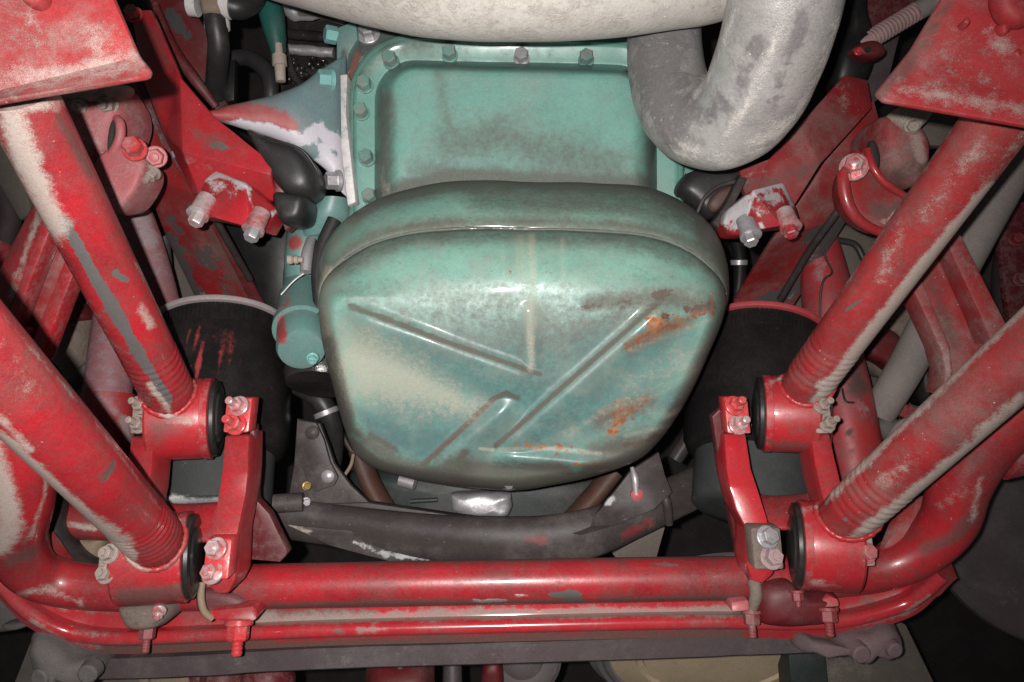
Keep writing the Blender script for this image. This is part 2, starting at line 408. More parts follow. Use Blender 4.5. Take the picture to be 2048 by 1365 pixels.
M['beam_red'] = uber('beam_red_paint', (.42, .026, .034), (.28, .022, .03), rough=0.22, dust=.04, dirt=.16, film=.25, dustcol=(.27, .22, .195), dirtcol=(.075, .045, .037), rust=.04, bump=0.08, coat=0.35)
M['cast_grey'] = uber('dusty_grey_casting', (.12, .105, .10), (.08, .07, .068), rough=.85, dust=.2, dustcol=(.2, .17, .165), bump=1.0)
M['cast_mauve'] = uber('dusty_mauve_casting', (.15, .095, .10), (.10, .07, .075), rough=.85, dust=.22, dustcol=(.2, .165, .16), bump=1.0)
M['cast_pink'] = uber('dusty_pink_casting', (.40, .10, .11), (.30, .07, .08), rough=.55, dust=.34, dustcol=(.45, .36, .33), bump=.7, film=.4)
M['cast_sand'] = uber('sandy_crusted_casting', (.40, .33, .28), (.28, .22, .19), rough=.9, dust=.4, dustcol=(.46, .40, .35), bump=1.0, tint=.1, tintcol=(.4, .08, .08))
M['crust'] = uber('brown_mud_crust', (.20, .15, .12), (.13, .095, .08), rough=.95, dust=0.35, dustcol=(.22, .18, .15), bump=1.2)
M['shock'] = uber('dusty_shock_tube', (.26, .075, .085), (.2, .09, .10), rough=.6, dust=.36, dustcol=(.28, .225, .235), bump=.4)
M['shock_red'] = uber('red_shock_tube', (.36, .024, .028), (.24, .025, .03), rough=.42, dust=.16, dirt=0.3, dustcol=(.28, .2, .21), film=.25, bump=.25)
M['tan_tube'] = uber('tan_dusty_tube', (.24, .205, .185), (.17, .145, .142), rough=.85, dust=.2, dustcol=(.33,.285,.25), tint=.15, tintcol=(.15, .105, .125), bump=.5)
M['exhaust'] = uber('scaled_exhaust_steel', (.46, .44, .43), (.25, .24, .235), rough=0.3, metal=0.3, dust=0.2, dustcol=(.55, .52, .485), dirt=0.23, dirt_e=0.22, dirt_k=2.4, dirtcol=(.085, .078, .08), bump=0.9, speck=.9, film=.4, dark=0.5)
M['exhaust_tan'] = uber('sandy_exhaust_steel', (.56, .525, .485), (.40, .37, .35), rough=.75, metal=.1, dust=.32, dustcol=(.68, .63, .57), dirt=0.24, dirt_e=.3, dirt_k=2.2, dirtcol=(.24, .20, .18), bump=1.2, speck=.9, film=.4, dark=0.4)
M['tan_panel'] = uber('tan_panel', (.24, .17, .115), (.16, .12, .085), rough=.7, dust=.15, dirt=.12, bump=.3)
M['floor_panel'] = uber('brown_grey_panel', (.12, .10, .083), (.08, .066, .056), rough=.85, dust=.1, dustcol=(.2,.165,.145), bump=.5)
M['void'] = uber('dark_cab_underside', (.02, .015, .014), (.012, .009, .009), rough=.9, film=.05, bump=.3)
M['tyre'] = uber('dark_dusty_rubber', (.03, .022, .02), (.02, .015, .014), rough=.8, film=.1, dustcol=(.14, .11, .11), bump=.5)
M['green'] = uber('dark_green_paint', (.018, .10, .085), (.012, .06, .052), rough=.4, bump=.3)
M['gearbox'] = uber('dirty_green_casting', (.022, .032, .030), (.018, .022, .021), rough=.5, tint=.1, tintcol=(.11, .03, .02), dirt=.2, bump=.5)
M['rust_ring'] = uber('rusty_ring', (.085, .032, .022), (.05, .028, .022), rough=.6, dirt=.15, bump=.5)
M['spring'] = uber('dusty_spring', (.42, .27, .26), (.30, .18, .18), rough=.8, dust=.3, bump=.6)
M['lid'] = uber('tan_lid_paint', (.52, .40, .26), (.42, .33, .22), rough=.6, dust=.05, dirt=.14, dirt_e=.12, bump=.3)
M['bolt_dull'] = uber('dull_painted_bolt', (.24, .035, .04), (.16, .03, .034), rough=.5, dust=.22, dirt=.15, film=.3, bump=.5)
M['weld'] = uber('painted_weld', (.40, .02, .026), (.22, .018, .022), rough=.35, dust=.1, dirt=.2, dirt_e=.2, film=.3, bump=0.4)
M['bolt_mauve'] = uber('faded_mauve_bolt', (.34, .24, .25), (.25, .16, .17), rough=.45, dust=.2, tint=.15, tintcol=(.45, .03, .04), bump=.5)
M['wire'] = uber('dark_wire', (.03, .022, .022), rough=.5, bump=.1)

# ------------------------------------------------------------------ the setting
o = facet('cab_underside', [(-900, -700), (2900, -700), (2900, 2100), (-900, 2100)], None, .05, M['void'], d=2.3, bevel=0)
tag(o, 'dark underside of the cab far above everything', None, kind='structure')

# ------------------------------------------------------------------ the oil sump
def rrect(x0, y0, x1, y1, r, n=14, tilt=0):
    pts = []
    for cx, cy, a0 in ((x1 - r, y0 + r, -90), (x1 - r, y1 - r, 0), (x0 + r, y1 - r, 90), (x0 + r, y0 + r, 180)):
        for k in range(n + 1):
            a = math.radians(a0 + 90 * k / n); pts.append((cx + r * math.cos(a), cy + r * math.sin(a)))
    out = []                                             # even spacing
    for (a, b), (c, d) in zip(pts, pts[1:] + pts[:1]):
        m = max(1, int(math.hypot(c - a, d - b) / 9))
        for k in range(m): out.append((a + (c - a) * k / m, b + (d - b) * k / m))
    return out

sump = thing('oil_sump', 'teal pressed steel engine oil sump with crossed ribs and rust', 'oil sump', P(1040, 560, 1.1))
def pan_rings(levels):
    base = rrect(752, 128, 1312, 660, 80); n = len(base)
    c = (1032, 394); rings = []
    for off, d, tl in levels:
        ring = []
        for i, (x, y) in enumerate(base):
            # outward normal from neighbours
            x0, y0 = base[i - 1]; x1, y1 = base[(i + 1) % n]
            nx, ny = (y1 - y0), -(x1 - x0); q = math.hypot(nx, ny) + 1e-9
            fo = off if off > 0 else off * (1 - .55 * abs(ny / q))
            xx = x + nx / q * fo; yy = y + ny / q * fo
            yy += (xx - 1032) * .022
            ring.append(P(xx, yy, d))
        rings.append(ring)
    return rings
# flange with raised lip
R = pan_rings([(56, 1.165, 0), (56, 1.128, 0), (53, 1.120, 0), (46, 1.118, 0), (42, 1.124, 0), (36, 1.127, 0), (8, 1.127, 0), (-6, 1.13, 0), (-6, 1.165, 0)])
V, Fc = rings_to_mesh(R, False, False)
mesh('flange', V, Fc, M['teal'], sump, sharp=50, strokes=[('a_dirt', [(700, 420), (700, 180), (780, 92), (900, 82)], 14, .45), ('a_dirt', [(930, 128), (1120, 128)], 10, .6), ('a_chip', [(700, 300), (698, 400)], 9, .4)])
lv = [(4, 1.13, 0), (0, 1.124, 0)]
for k in range(10):
    a = math.pi / 2 * (k + 1) / 10; lv.append((-46 * (1 - math.cos(a)), 1.118 - .078 * math.sin(a), 0))
R = pan_rings(lv)
last = R[-1]; c = sum(last, Vector()) / len(last)
for k in range(1, 26):
    s = 1 - k / 26; R.append([c + (p - c) * s + Vector((0, 0, .004 * math.sin(k / 26 * math.pi))) for p in last])
V, Fc = rings_to_mesh(R, False, True)
mesh('upper_pan', V, Fc, M['teal'], sump, sharp=70, lump=(.0012, 12), strokes=[
    ('a_dirt', [(900, 290), (990, 270), (1100, 310), (1230, 345)], 95, .50), ('a_dirt', [(840, 340), (1280, 365)], 50, .45), ('a_dirt', [(880, 150), (890, 230), (930, 300)], 32, .40),
    ('a_dirt', [(765, 392), (900, 352), (1300, 368)], 38, .85), ('a_dirt', [(772, 200), (768, 380)], 34, .62), ('a_dirt', [(1298, 200), (1306, 380)], 26, .6), ('a_dust', [(765, 340), (772, 395)], 30, .45),
    ('a_dirt', [(1295, 250), (1303, 380)], 14, .4), ('a_tint', [(1050, 200)], 1, .01)])
# deep tub: rings of photograph outlines
OUT = [(1050, 364), (1180, 366), (1290, 374), (1370, 405), (1425, 455), (1455, 520), (1464, 590), (1452, 640), (1424, 703), (1395, 768), (1362, 828), (1325, 880),
       (1275, 924), (1180, 958), (1100, 975), (1025, 984), (940, 979), (860, 967), (800, 955), (745, 938), (708, 910), (684, 850), (664, 775), (648, 715), (635, 650), (630, 600),
       (636, 530), (660, 472), (705, 428), (760, 396), (830, 375), (900, 363), (980, 361)]
SEAM = [(1050, 459), (1180, 462), (1300, 473), (1380, 503), (1428, 545), (1450, 590), (1440, 640), (1410, 703), (1380, 768), (1348, 826), (1312, 872), (1265, 912), (1180, 945),
        (1100, 961), (1025, 969), (940, 964), (860, 953), (805, 942), (757, 926), (722, 900), (698, 845), (678, 775), (662, 715), (648, 655), (640, 600), (652, 560), (690, 520), (745, 488), (820, 467), (900, 459), (980, 457)]
FACE = [(1050, 600), (1180, 600), (1300, 588), (1380, 590), (1412, 618), (1404, 660), (1378, 722), (1346, 790), (1312, 848), (1270, 890), (1210, 918), (1130, 940), (1030, 952), (940, 948), (860, 936),
        (798, 924), (752, 902), (726, 868), (706, 800), (690, 740), (674, 670), (670, 624), (700, 598), (780, 600), (900, 604)]
CC = (1045, 705); NT = 330
def radial(pts):
    pts = cr(pts, 12, True)
    ang = np.array([math.atan2(p[1] - CC[1], p[0] - CC[0]) for p in pts]); rad = np.array([math.hypot(p[0] - CC[0], p[1] - CC[1]) for p in pts])
    o_ = np.argsort(ang); ang = ang[o_]; rad = rad[o_]
    ang = np.concatenate([ang - 2 * math.pi, ang, ang + 2 * math.pi]); rad = np.concatenate([rad] * 3)
    return np.interp(np.linspace(-math.pi, math.pi, NT, endpoint=False), ang, rad)
rO, rS, rF = radial(OUT), radial(SEAM), radial(FACE)
TH = np.linspace(-math.pi, math.pi, NT, endpoint=False)
upw = np.clip((-np.sin(TH) - .0) / .5, 0, 1); upw = upw * upw * (3 - 2 * upw)          # 1 towards the top of the photograph
rE = np.where(upw > 0, rS * upw + rO * (1 - upw), rO) - 3
rings = []
def ring2(rad, dep):
    dep = np.broadcast_to(dep, (NT,)); return (rad, dep)
lev = [ring2(rO * .93, 1.16), ring2(rO * (.985 * upw + .95 * (1 - upw)), 1.06), ring2(rO * (1 * upw + .96 * (1 - upw)), 1.035)]
for k in range(1, 9):
    a = k / 8.0
    lev.append(ring2(rO * (1 - a) * (upw + (1 - upw) * .965) + rS * a * upw + rS * a * (1 - upw) + (8 * math.sin(a * math.pi)) * upw, 1.035 - .085 * math.sin(a * math.pi / 2)))
lev.append(ring2(rS - 2, .951))
lev.append(ring2(rE, .945))
for k in range(1, 25):
    a = math.pi / 2 * k / 24; q = 1 - math.cos(a)
    lev.append(ring2(rE + (rF - rE) * q, .945 - .066 * math.sin(a)))
for k in range(1, 96):
    s = 1 - k / 96.0
    lev.append(ring2(rF * s, .879 - .003 * (1 - s * s)))
RIBS = [((700, 610), (1085, 752), 110), ((1335, 590), (990, 895), 100), ((1022, 790), (832, 946), 90), ((985, 900), (1300, 928), 40)]
def ribh(x, y):
    h = np.zeros(x.shape)
    for (a, b, w) in RIBS:
        dx, dy = b[0] - a[0], b[1] - a[1]; L0 = math.hypot(dx, dy); dx /= L0; dy /= L0
        nx, ny = -dy, dx
        if ny < 0: nx, ny = -nx, -ny                      # the raised side lies towards the bottom of the photograph
        t = (x - a[0]) * dx + (y - a[1]) * dy; s = (x - a[0]) * nx + (y - a[1]) * ny
        st = lambda q: np.clip(q, 0, 1) ** 2 * (3 - 2 * np.clip(q, 0, 1))
        v = st((s + 19) / 38) * (1 - st((s - 8) / (w * .75))) * st((t + 20) / 70) * st((L0 - t + 20) / 70)
        h = np.maximum(h, v)
    dv_ = seg_dist(x, y, [(1060, 628), (1062, 730)]); q = np.clip(1 - dv_ / 30, 0, 1)
    return np.maximum(h, .20 * q * q * (3 - 2 * q))
V = []
for rad, dep in lev:
    x = CC[0] + rad * np.cos(TH); y = CC[1] + rad * np.sin(TH); d = dep.copy()
    ff = np.clip((rF * 1.12 - rad) / (rF * .14), 0, 1)
    sl = np.clip((y - 470) / 510, 0, 1); sl = np.where(sl < .4, sl * sl / .8, sl - .2); d = d + .095 * sl
    d = d - .0125 * ribh(x, y) * ff
    V.append([P(a, b, c_) for a, b, c_ in zip(x, y, d)])
V, Fc = rings_to_mesh(V, False, True)
drip = [('a_dust', [(1062, 470), (1066, 560), (1060, 640), (1062, 735)], 22, .66), ('a_dust', [(1040, 480), (1060, 600), (1062, 640)], 50, .52), ('a_dust', [(1125, 480), (1128, 600)], 18, .5), ('a_dust', [(1005, 490), (1010, 600)], 14, .5),
        ('a_dust', [(838, 480), (842, 600)], 11, .48), ('a_dust', [(800, 490), (812, 640)], 13, .45), ('a_dust', [(745, 520), (748, 600)], 14, .45)]
tub = mesh('tub', V, Fc, M['teal_tub'], sump, sharp=80, lump=(.0014, 14), strokes=drip + [
    ('a_tint', [(660, 640), (730, 605), (1000, 600), (1300, 590), (1440, 620), (1430, 720), (1330, 890), (1050, 975), (800, 945), (700, 870)], 90, .72, 1),  # grey-teal film; also paints in light falling off over the lower face
    # grime along the seam, over the crown and down the sides
    ('a_dirt', [(640, 560), (690, 512), (745, 478), (830, 455), (1050, 447), (1300, 461), (1390, 497), (1450, 555)], 30, .70),
    ('a_dirt', [(690, 540), (745, 504), (820, 480), (1000, 470), (1250, 478), (1380, 520)], 34, .42),
    ('a_dirt', [(700, 430), (760, 398), (900, 366), (1050, 366), (1290, 376), (1390, 420)], 34, .85), ('a_dirt', [(960, 395), (1100, 410), (1250, 405), (1380, 440)], 60, .46),
    ('a_dirt', [(1400, 450), (1450, 540), (1462, 620), (1430, 690), (1390, 780), (1330, 870)], 40, .78), ('a_dust', [(650, 540), (640, 600), (650, 660)], 40, .65), ('a_dust', [(700, 440), (660, 500)], 40, .6),
    ('a_dirt', [(655, 690), (670, 760), (690, 850)], 36, .9), ('a_dirt', [(690, 850), (740, 885)], 18, .7), ('a_dirt', [(640, 640), (660, 720)], 30, .6),
    ('a_dirt', [(740, 870), (790, 900)], 12, .8),
    ('a_dirt', [(710, 612), (1085, 752), (1335, 592), (1240, 596), (1000, 590), (860, 596)], 60, .36, 1), ('a_dirt', [(1080, 690), (1250, 630)], 60, .40),
    # rib edges where dirt has settled
    ('a_dirt', [(700, 612), (880, 680), (1080, 749)], 8, 1.2), ('a_dirt', [(1332, 592), (1180, 726), (992, 892)], 8, 1.2), ('a_dirt', [(1035, 796), (1012, 787), (985, 800), (832, 944)], 9, 1.1),
    ('a_rust', [(985, 802), (832, 944)], 8, .55), ('a_rust', [(1100, 800), (992, 893)], 7, .42),
    # mud tan panel between the ribs and streaks on the other side
    ('a_dust', [(690, 650), (790, 690), (965, 805), (940, 832), (700, 795), (668, 730)], 60, 1.05, 1),
    ('a_dust', [(1240, 730), (1440, 650), (1405, 780), (1180, 800)], 60, .55, 1), ('a_dust', [(1130, 870), (1250, 800), (1400, 740)], 26, .46), ('a_dust', [(1210, 850), (1350, 770)], 20, .42), ('a_dust', [(1330, 835), (1395, 805)], 16, .6), ('a_dust', [(1250, 872), (1350, 850)], 14, .5), ('a_dust', [(1260, 700), (1420, 640)], 22, .45), ('a_dust', [(1180, 640), (1060, 730)], 16, .36),
    ('a_tint', [(690, 800), (930, 840), (930, 900), (850, 960), (720, 890)], 40, .85, 1), ('a_tint', [(1330, 760), (1425, 730), (1390, 810), (1340, 850), (1270, 840)], 26, .7, 1), ('a_tint', [(1010, 850), (920, 960)], 60, .8), ('a_tint', [(1080, 930), (1250, 900)], 60, .7), ('a_tint', [(800, 665), (1040, 775)], 30, .5), ('a_tint', [(1330, 650), (1030, 905)], 24, .5),  # bluish grey paint; lower patches also darken the tilted face as shade would
    # rust and burnt brown
    ('a_chip', [(1150, 612), (1230, 600), (1290, 592), (1330, 580), (1345, 588), (1330, 602), (1260, 614), (1180, 620)], 18, .62, 1), ('a_chip', [(1312, 630), (1380, 610), (1425, 596), (1428, 616), (1370, 634), (1325, 642)], 16, .74, 1), ('a_dirt', [(1180, 606), (1340, 595), (1420, 610)], 40, .62),
    ('a_rust', [(1252, 700), (1266, 672), (1300, 652), (1294, 625), (1318, 630), (1332, 645), (1378, 638), (1374, 652), (1330, 668), (1290, 692)], 22, .95, 1), ('a_rust', [(1425, 588), (1424, 630)], 11, .72), ('a_rust', [(1340, 640), (1420, 620)], 14, .5),
    ('a_rust', [(1203, 832), (1240, 803), (1292, 793), (1302, 806), (1262, 828), (1242, 852), (1230, 878), (1212, 872), (1222, 845)], 24, .85, 1), ('a_dirt', [(1200, 840), (1300, 800)], 34, .6), ('a_dirt', [(1260, 690), (1380, 640)], 30, .5), ('a_chip', [(1215, 830), (1285, 800), (1270, 822), (1230, 842)], 14, .55, 1), ('a_dust', [(1200, 825), (1310, 790)], 26, .5),
    ('a_dirt', [(1185, 902), (1250, 878), (1320, 864), (1350, 878), (1310, 908), (1250, 914)], 24, 1.1, 1), ('a_chip', [(1250, 892), (1320, 874)], 16, .6), ('a_rust', [(1000, 892), (1050, 882), (1110, 884), (1160, 904), (1090, 906)], 14, .60, 1), ('a_dust', [(960, 898), (985, 900)], 8, .9), ('a_dust', [(1000, 899), (1100, 897), (1200, 908)], 12, .6),
    ('a_chip', [(1110, 948), (1200, 940), (1290, 925), (1260, 950), (1180, 962)], 20, .62, 1), ('a_rust', [(1150, 928), (1280, 934)], 10, .6), ('a_dirt', [(1100, 955), (1280, 940)], 28, .55),
    ('a_dirt', [(875, 932), (925, 918), (955, 935), (920, 950)], 22, 1.3, 1), ('a_dirt', [(930, 905), (910, 930)], 14, .9), ('a_dirt', [(930, 948), (1020, 955), (1120, 952)], 44, 1.2), ('a_dirt', [(1180, 945), (1290, 900)], 40, .8), ('a_dirt', [(730, 880), (800, 930), (900, 950)], 26, .7), ('a_dirt', [(850, 955), (910, 962)], 14, .9), ('a_dirt', [(700, 890), (760, 935), (860, 958), (1000, 972), (1150, 960), (1290, 912)], 30, .95)])
# weld bead where the two pressings meet
sm = [(SEAM[i][0], SEAM[i][1]) for i in (26, 27, 28, 29, 30, 0, 1, 2, 3, 4, 5)]
tube('weld_seam', [(x, y, .951, .0024) for x, y in sm], M['teal'], tub, n=10, seg=8, lump=(.0008, 300), strokes=[('a_dirt', sm, 10, .85)])
lathe('drain_boss', P(1018, 962, .99), Vector((0, .5, -1)), [(0, .014), (.004, .0135), (.006, .011), (.007, 0)], M['teal_tub'], tub, strokes=[('a_dirt', [(1018, 966)], 60, .95)])
bolt(tub, 1018, 966, .98, 17, M['steel'], ax=(0, .3, -1), name='drain_plug')
for x, y, mt in ((783, 121, 'bolt_teal'), (900, 108, 'bolt_teal'), (1043, 114, 'alu'), (1172, 117, 'bolt_teal'), (731, 169, 'bolt_teal'), (724, 223, 'bolt_teal'), (735, 315, 'bolt_teal'), (742, 393, 'bolt_teal')):
    bolt(sump, x, y + 4, 1.128, 25, M[mt], ax=(-.08 + rnd.uniform(-.05, .05), -.22, -1), name='flange_bolt', washer_r=.66, spin=rnd.uniform(0, 1), h=.8)

# ------------------------------------------------------------------ the engine behind the sump
eng = thing('engine_block', 'dirty teal engine block face around the sump flange', 'engine', P(1030, 400, 1.3))
facet('block_face', [(700, 10), (1270, 40), (1390, 240), (1400, 720), (700, 720), (690, 300), (690, 120)], None, .16, M['teal_block'], eng, d=1.17, res=.012,
      strokes=[('a_dirt', [(760, 80), (900, 72), (1260, 84)], 22, .7), ('a_chip', [(712, 90), (706, 150), (703, 180)], 18, .8), ('a_chip', [(706, 240), (712, 270)], 12, .7), ('a_chip', [(706, 290), (712, 400)], 16, .8), ('a_dirt', [(730, 85), (780, 70), (760, 95)], 40, 1.0), ('a_dirt', [(700, 100), (690, 130)], 20, .8), ('a_dirt', [(1330, 300), (1350, 420)], 40, .6)])
facet('block_corner', [(672, 55), (712, 40), (716, 78), (700, 104), (690, 140), (672, 150)], None, .08, M['teal_dull'], eng, d=1.15, bevel=.004, res=.02, strokes=[('a_dirt', [(690, 110), (680, 140)], 16, .9)])
bolt(eng, 737, 68, 1.165, 30, M['alu'], name='block_bolt', washer_r=.8, h=.7)
bolt(eng, 672, 72, 1.16, 30, M['bolt_teal_light'], ax=(-1, 0, -.55), name='block_bolt', washer=False, h=.75, spin=.1)
facet('side_rib', [(1318, 300), (1332, 300), (1318, 392), (1312, 392)], None, .03, M['teal_dull'], eng, d=1.14, bevel=.001)
facet('side_web', [(1340, 320), (1372, 345), (1352, 392), (1330, 388)], None, .03, M['alu'], eng, d=1.13, bevel=.002)
# oily crankcase side seen past the corner
cs = thing('crankcase_side', 'oily black crankcase side with bright ribs beside the white hose clamps', 'engine part', P(620, 90, 1.35))
facet('casing', [(540, -30), (720, -30), (720, 200), (640, 240), (540, 230)], None, .1, M['oily'], cs, d=1.40, bevel=.003)
for pth in ([(585, 22), (610, 20), (690, 42)], [(570, 68), (640, 74), (690, 78)], [(575, 98), (640, 104), (668, 106)], [(600, 2), (690, 4)]):
    tube('rib', [(x, y, 1.36, .009) for x, y in pth], M['alu' if pth[0][1] in (98, 22) else 'oily'], cs, n=8, seg=14, lump=(.002, 60))
loft('oxidised_cover', [(565, -10, 1.33, 568, 30, 1.33, .012), (590, -8, 1.33, 592, 44, 1.33, .014), (640, 8, 1.33, 645, 38, 1.33, .016), (700, 12, 1.33, 704, 44, 1.33, .012)], M['alu'], cs, lump=(.003, 50), strokes=[('a_dirt', [(600, 28), (690, 32)], 10, .9)])
tube('oil_pipe', [(562, 50, 1.33, .006), (575, 120, 1.32, .006), (600, 168, 1.32, .006), (640, 190, 1.33, .006)], M['oily'], cs, seg=12)
for k in range(26):
    x = 575 + rnd.random() * 75; y = 115 + rnd.random() * 60
    puff('oil_blob', [(x - 8, y), (x, y - 6), (x + 9, y - 1), (x + 2, y + 7)], 1.385, .012, M['oily'], cs, n=4, rings=5, back=.01)

# engine mount arm, flange plate
arm = thing('engine_support_casting', 'grey teal cast engine mount arm with flaking white patch beside the sump', 'engine mount', P(600, 250, 1.1), 'engine mounts')
loft('casting', [(425, 222, 1.06, 430, 243, 1.06, .012), (480, 208, 1.075, 500, 262, 1.075, .022), (545, 194, 1.09, 560, 285, 1.09, .03), (600, 172, 1.10, 610, 310, 1.10, .032), (645, 140, 1.12, 655, 345, 1.12, .03), (676, 118, 1.13, 684, 385, 1.13, .022), (692, 112, 1.14, 700, 400, 1.14, .012)],
     M['arm'], arm, n=10, seg=36, lump=(.0015, 30), strokes=[('a_tint', [(430, 225), (500, 225), (560, 240), (580, 260)], 45, .85), ('a_bare', [(470, 255), (540, 262), (600, 280), (640, 262), (690, 300), (690, 340), (640, 330)], 30, .95), ('a_bare', [(650, 300), (690, 380)], 30, .9), ('a_dust', [(450, 245), (500, 250)], 12, .5)])
facet('flange_plate', [(680, 150, 1.10), (695, 148, 1.10), (692, 230, 1.10), (712, 404, 1.10), (695, 412, 1.10), (682, 300, 1.10)], None, .05, M['white_band'], arm, bevel=.002)
bolt(arm, 662, 160, 1.11, 32, M['bolt_teal_light'], ax=(-1, .1, -.6), name='bolt', washer=True, h=.7, spin=.3)
bolt(arm, 676, 362, 1.11, 30, M['alu'], ax=(-1, .1, -.6), name='bolt', washer=True, h=.7, spin=.5)
rub = thing('rubber_mount', 'black rubber engine mount block under the white flaking arm', 'rubber mount', P(590, 360, 1.08), 'rubber engine mounts')
puff('pad', [(498, 262), (545, 280), (598, 298), (630, 332), (642, 368), (634, 392), (606, 402), (574, 390), (540, 345), (515, 300)], 1.07, .035, M['rubber'], rub, back=.06, power=.42, top=.95, lump=(.0015, 25))
puff('foot', [(552, 388), (600, 392), (618, 400), (614, 432), (600, 448), (570, 450), (556, 425)], 1.06, .025, M['rubber'], rub, back=.06, power=.4, top=.95)
tube('steel_rim', [(500, 268, 1.04, .002), (560, 284, 1.033, .002), (605, 302, 1.035, .002), (634, 340, 1.045, .002)], M['rubber'], rub, seg=8)
tb = thing('filter_housing', 'teal and red cylindrical filter housing with brass fitting tucked beside the tub', 'filter housing', P(600, 640, 1.12))
A = P(603, 702, 1.03); B = P(606, 520, 1.24); ax = B - A
lathe('canister', A, ax, [(0, 0), (.0, .026), (.001, .031), (.006, .034), (.052, .0345), (.053, .041), (.068, .041), (.069, .035), (.14, .035), (.145, .030), (.22, .030)], M['teal_dull'], tb, seg=56, strokes=[('a_tint', [(570, 585), (568, 605)], 26, .8), ('a_tint', [(566, 640), (562, 680)], 20, .9), ('a_tint', [(590, 480)], 28, .8)])
bolt(tb, 625, 716, 1.015, 17, M['bolt_teal_light'], ax=-ax, name='bolt', stud=.3)
lathe('brass_fitting', P(606, 520, 1.06), Vector((-1, .0, -.1)), [(0, .004), (.006, .004), (.007, .006), (.012, .006), (.013, .004), (.015, .0065), (.021, .0065), (.021, 0)], M['cast_sand'], tb, seg=16)
tube('fitting_neck', [(622, 480, 1.10, .007), (614, 510, 1.08, .0085), (611, 545, 1.07, .008)], M['alu'], tb, seg=14)
tube('hose', [(668, 440, 1.10, .010), (646, 490, 1.09, .010), (636, 540, 1.08, .010), (638, 610, 1.07, .008), (644, 650, 1.07, .008)], M['rubber'], tb, seg=16)
tube('wire', [(620, 540, 1.08, .0012), (590, 560, 1.07, .0012), (562, 590, 1.07, .0012)], M['white_band'], tb, seg=6)
loft('body', [(575, 470, 1.18, 650, 430, 1.18, .03), (572, 500, 1.17, 650, 470, 1.17, .035), (570, 540, 1.17, 650, 520, 1.17, .035), (575, 600, 1.18, 650, 590, 1.18, .03)], M['teal_dull'], tb, strokes=[('a_tint', [(590, 485)], 30, .9)])
loft('lower_case', [(640, 400, 1.14, 700, 400, 1.14, .03), (615, 440, 1.15, 700, 440, 1.15, .035), (600, 480, 1.16, 690, 470, 1.16, .03)], M['teal_dull'], tb)
lathe('end_cap', P(640, 770, 1.12), Vector((0, -1, .5)), [(0, 0), (0, .05), (.01, .055), (.06, .056), (.06, 0)], M['oily'], tb, seg=32)

# ------------------------------------------------------------------ exhaust
ex = thing('exhaust_elbow', 'scaly grey U-bent exhaust pipe hanging in front of the sump', 'exhaust pipe', P(1430, 200, .9))
tube('pipe', [(1325, -60, 1.01, .049), (1328, 60, .995, .049), (1334, 150, .97, .0485), (1362, 225, .93, .049), (1425, 252, .885, .052), (1490, 215, .84, .055), (1532, 130, .79, .056), (1566, 20, .74, .055), (1590, -120, .70, .055)], M['exhaust'], ex, n=16, seg=56, lump=(.0015, 22),
     strokes=[('a_dirt', [(1320, 60), (1320, 150), (1350, 220)], 90, .75), ('a_dirt', [(1390, 230), (1400, 290), (1340, 240)], 45, .45), ('a_dust', [(1680, 40), (1640, 160), (1560, 280)], 22, .45), ('a_dust', [(1470, 20), (1430, 130), (1390, 190)], 14, .5), ('a_dust', [(1370, 300), (1480, 330), (1580, 250)], 42, .5), ('a_dirt', [(1610, 30), (1580, 120), (1540, 210)], 26, .5), ('a_dirt', [(1510, 90), (1470, 180), (1420, 240)], 40, .48), ('a_dirt', [(1300, 200), (1340, 290), (1420, 320)], 26, .42), ('a_dust', [(1560, 60), (1500, 200), (1440, 290)], 16, .5), ('a_tint', [(1, 1)], 1, .01)])
pi = tube('exhaust_pipe', [(560, -150, .95, .09), (700, -112, .90, .085), (850, -78, .87, .083), (1000, -62, .86, .078), (1150, -58, .86, .075), (1300, -70, .865, .073), (1440, -92, .88, .073), (1560, -130, .93, .073)], M['exhaust_tan'], n=14, seg=56, lump=(.002, 14))
tag(pi, 'sandy dust coated exhaust pipe crossing above the sump flange', 'exhaust pipe')

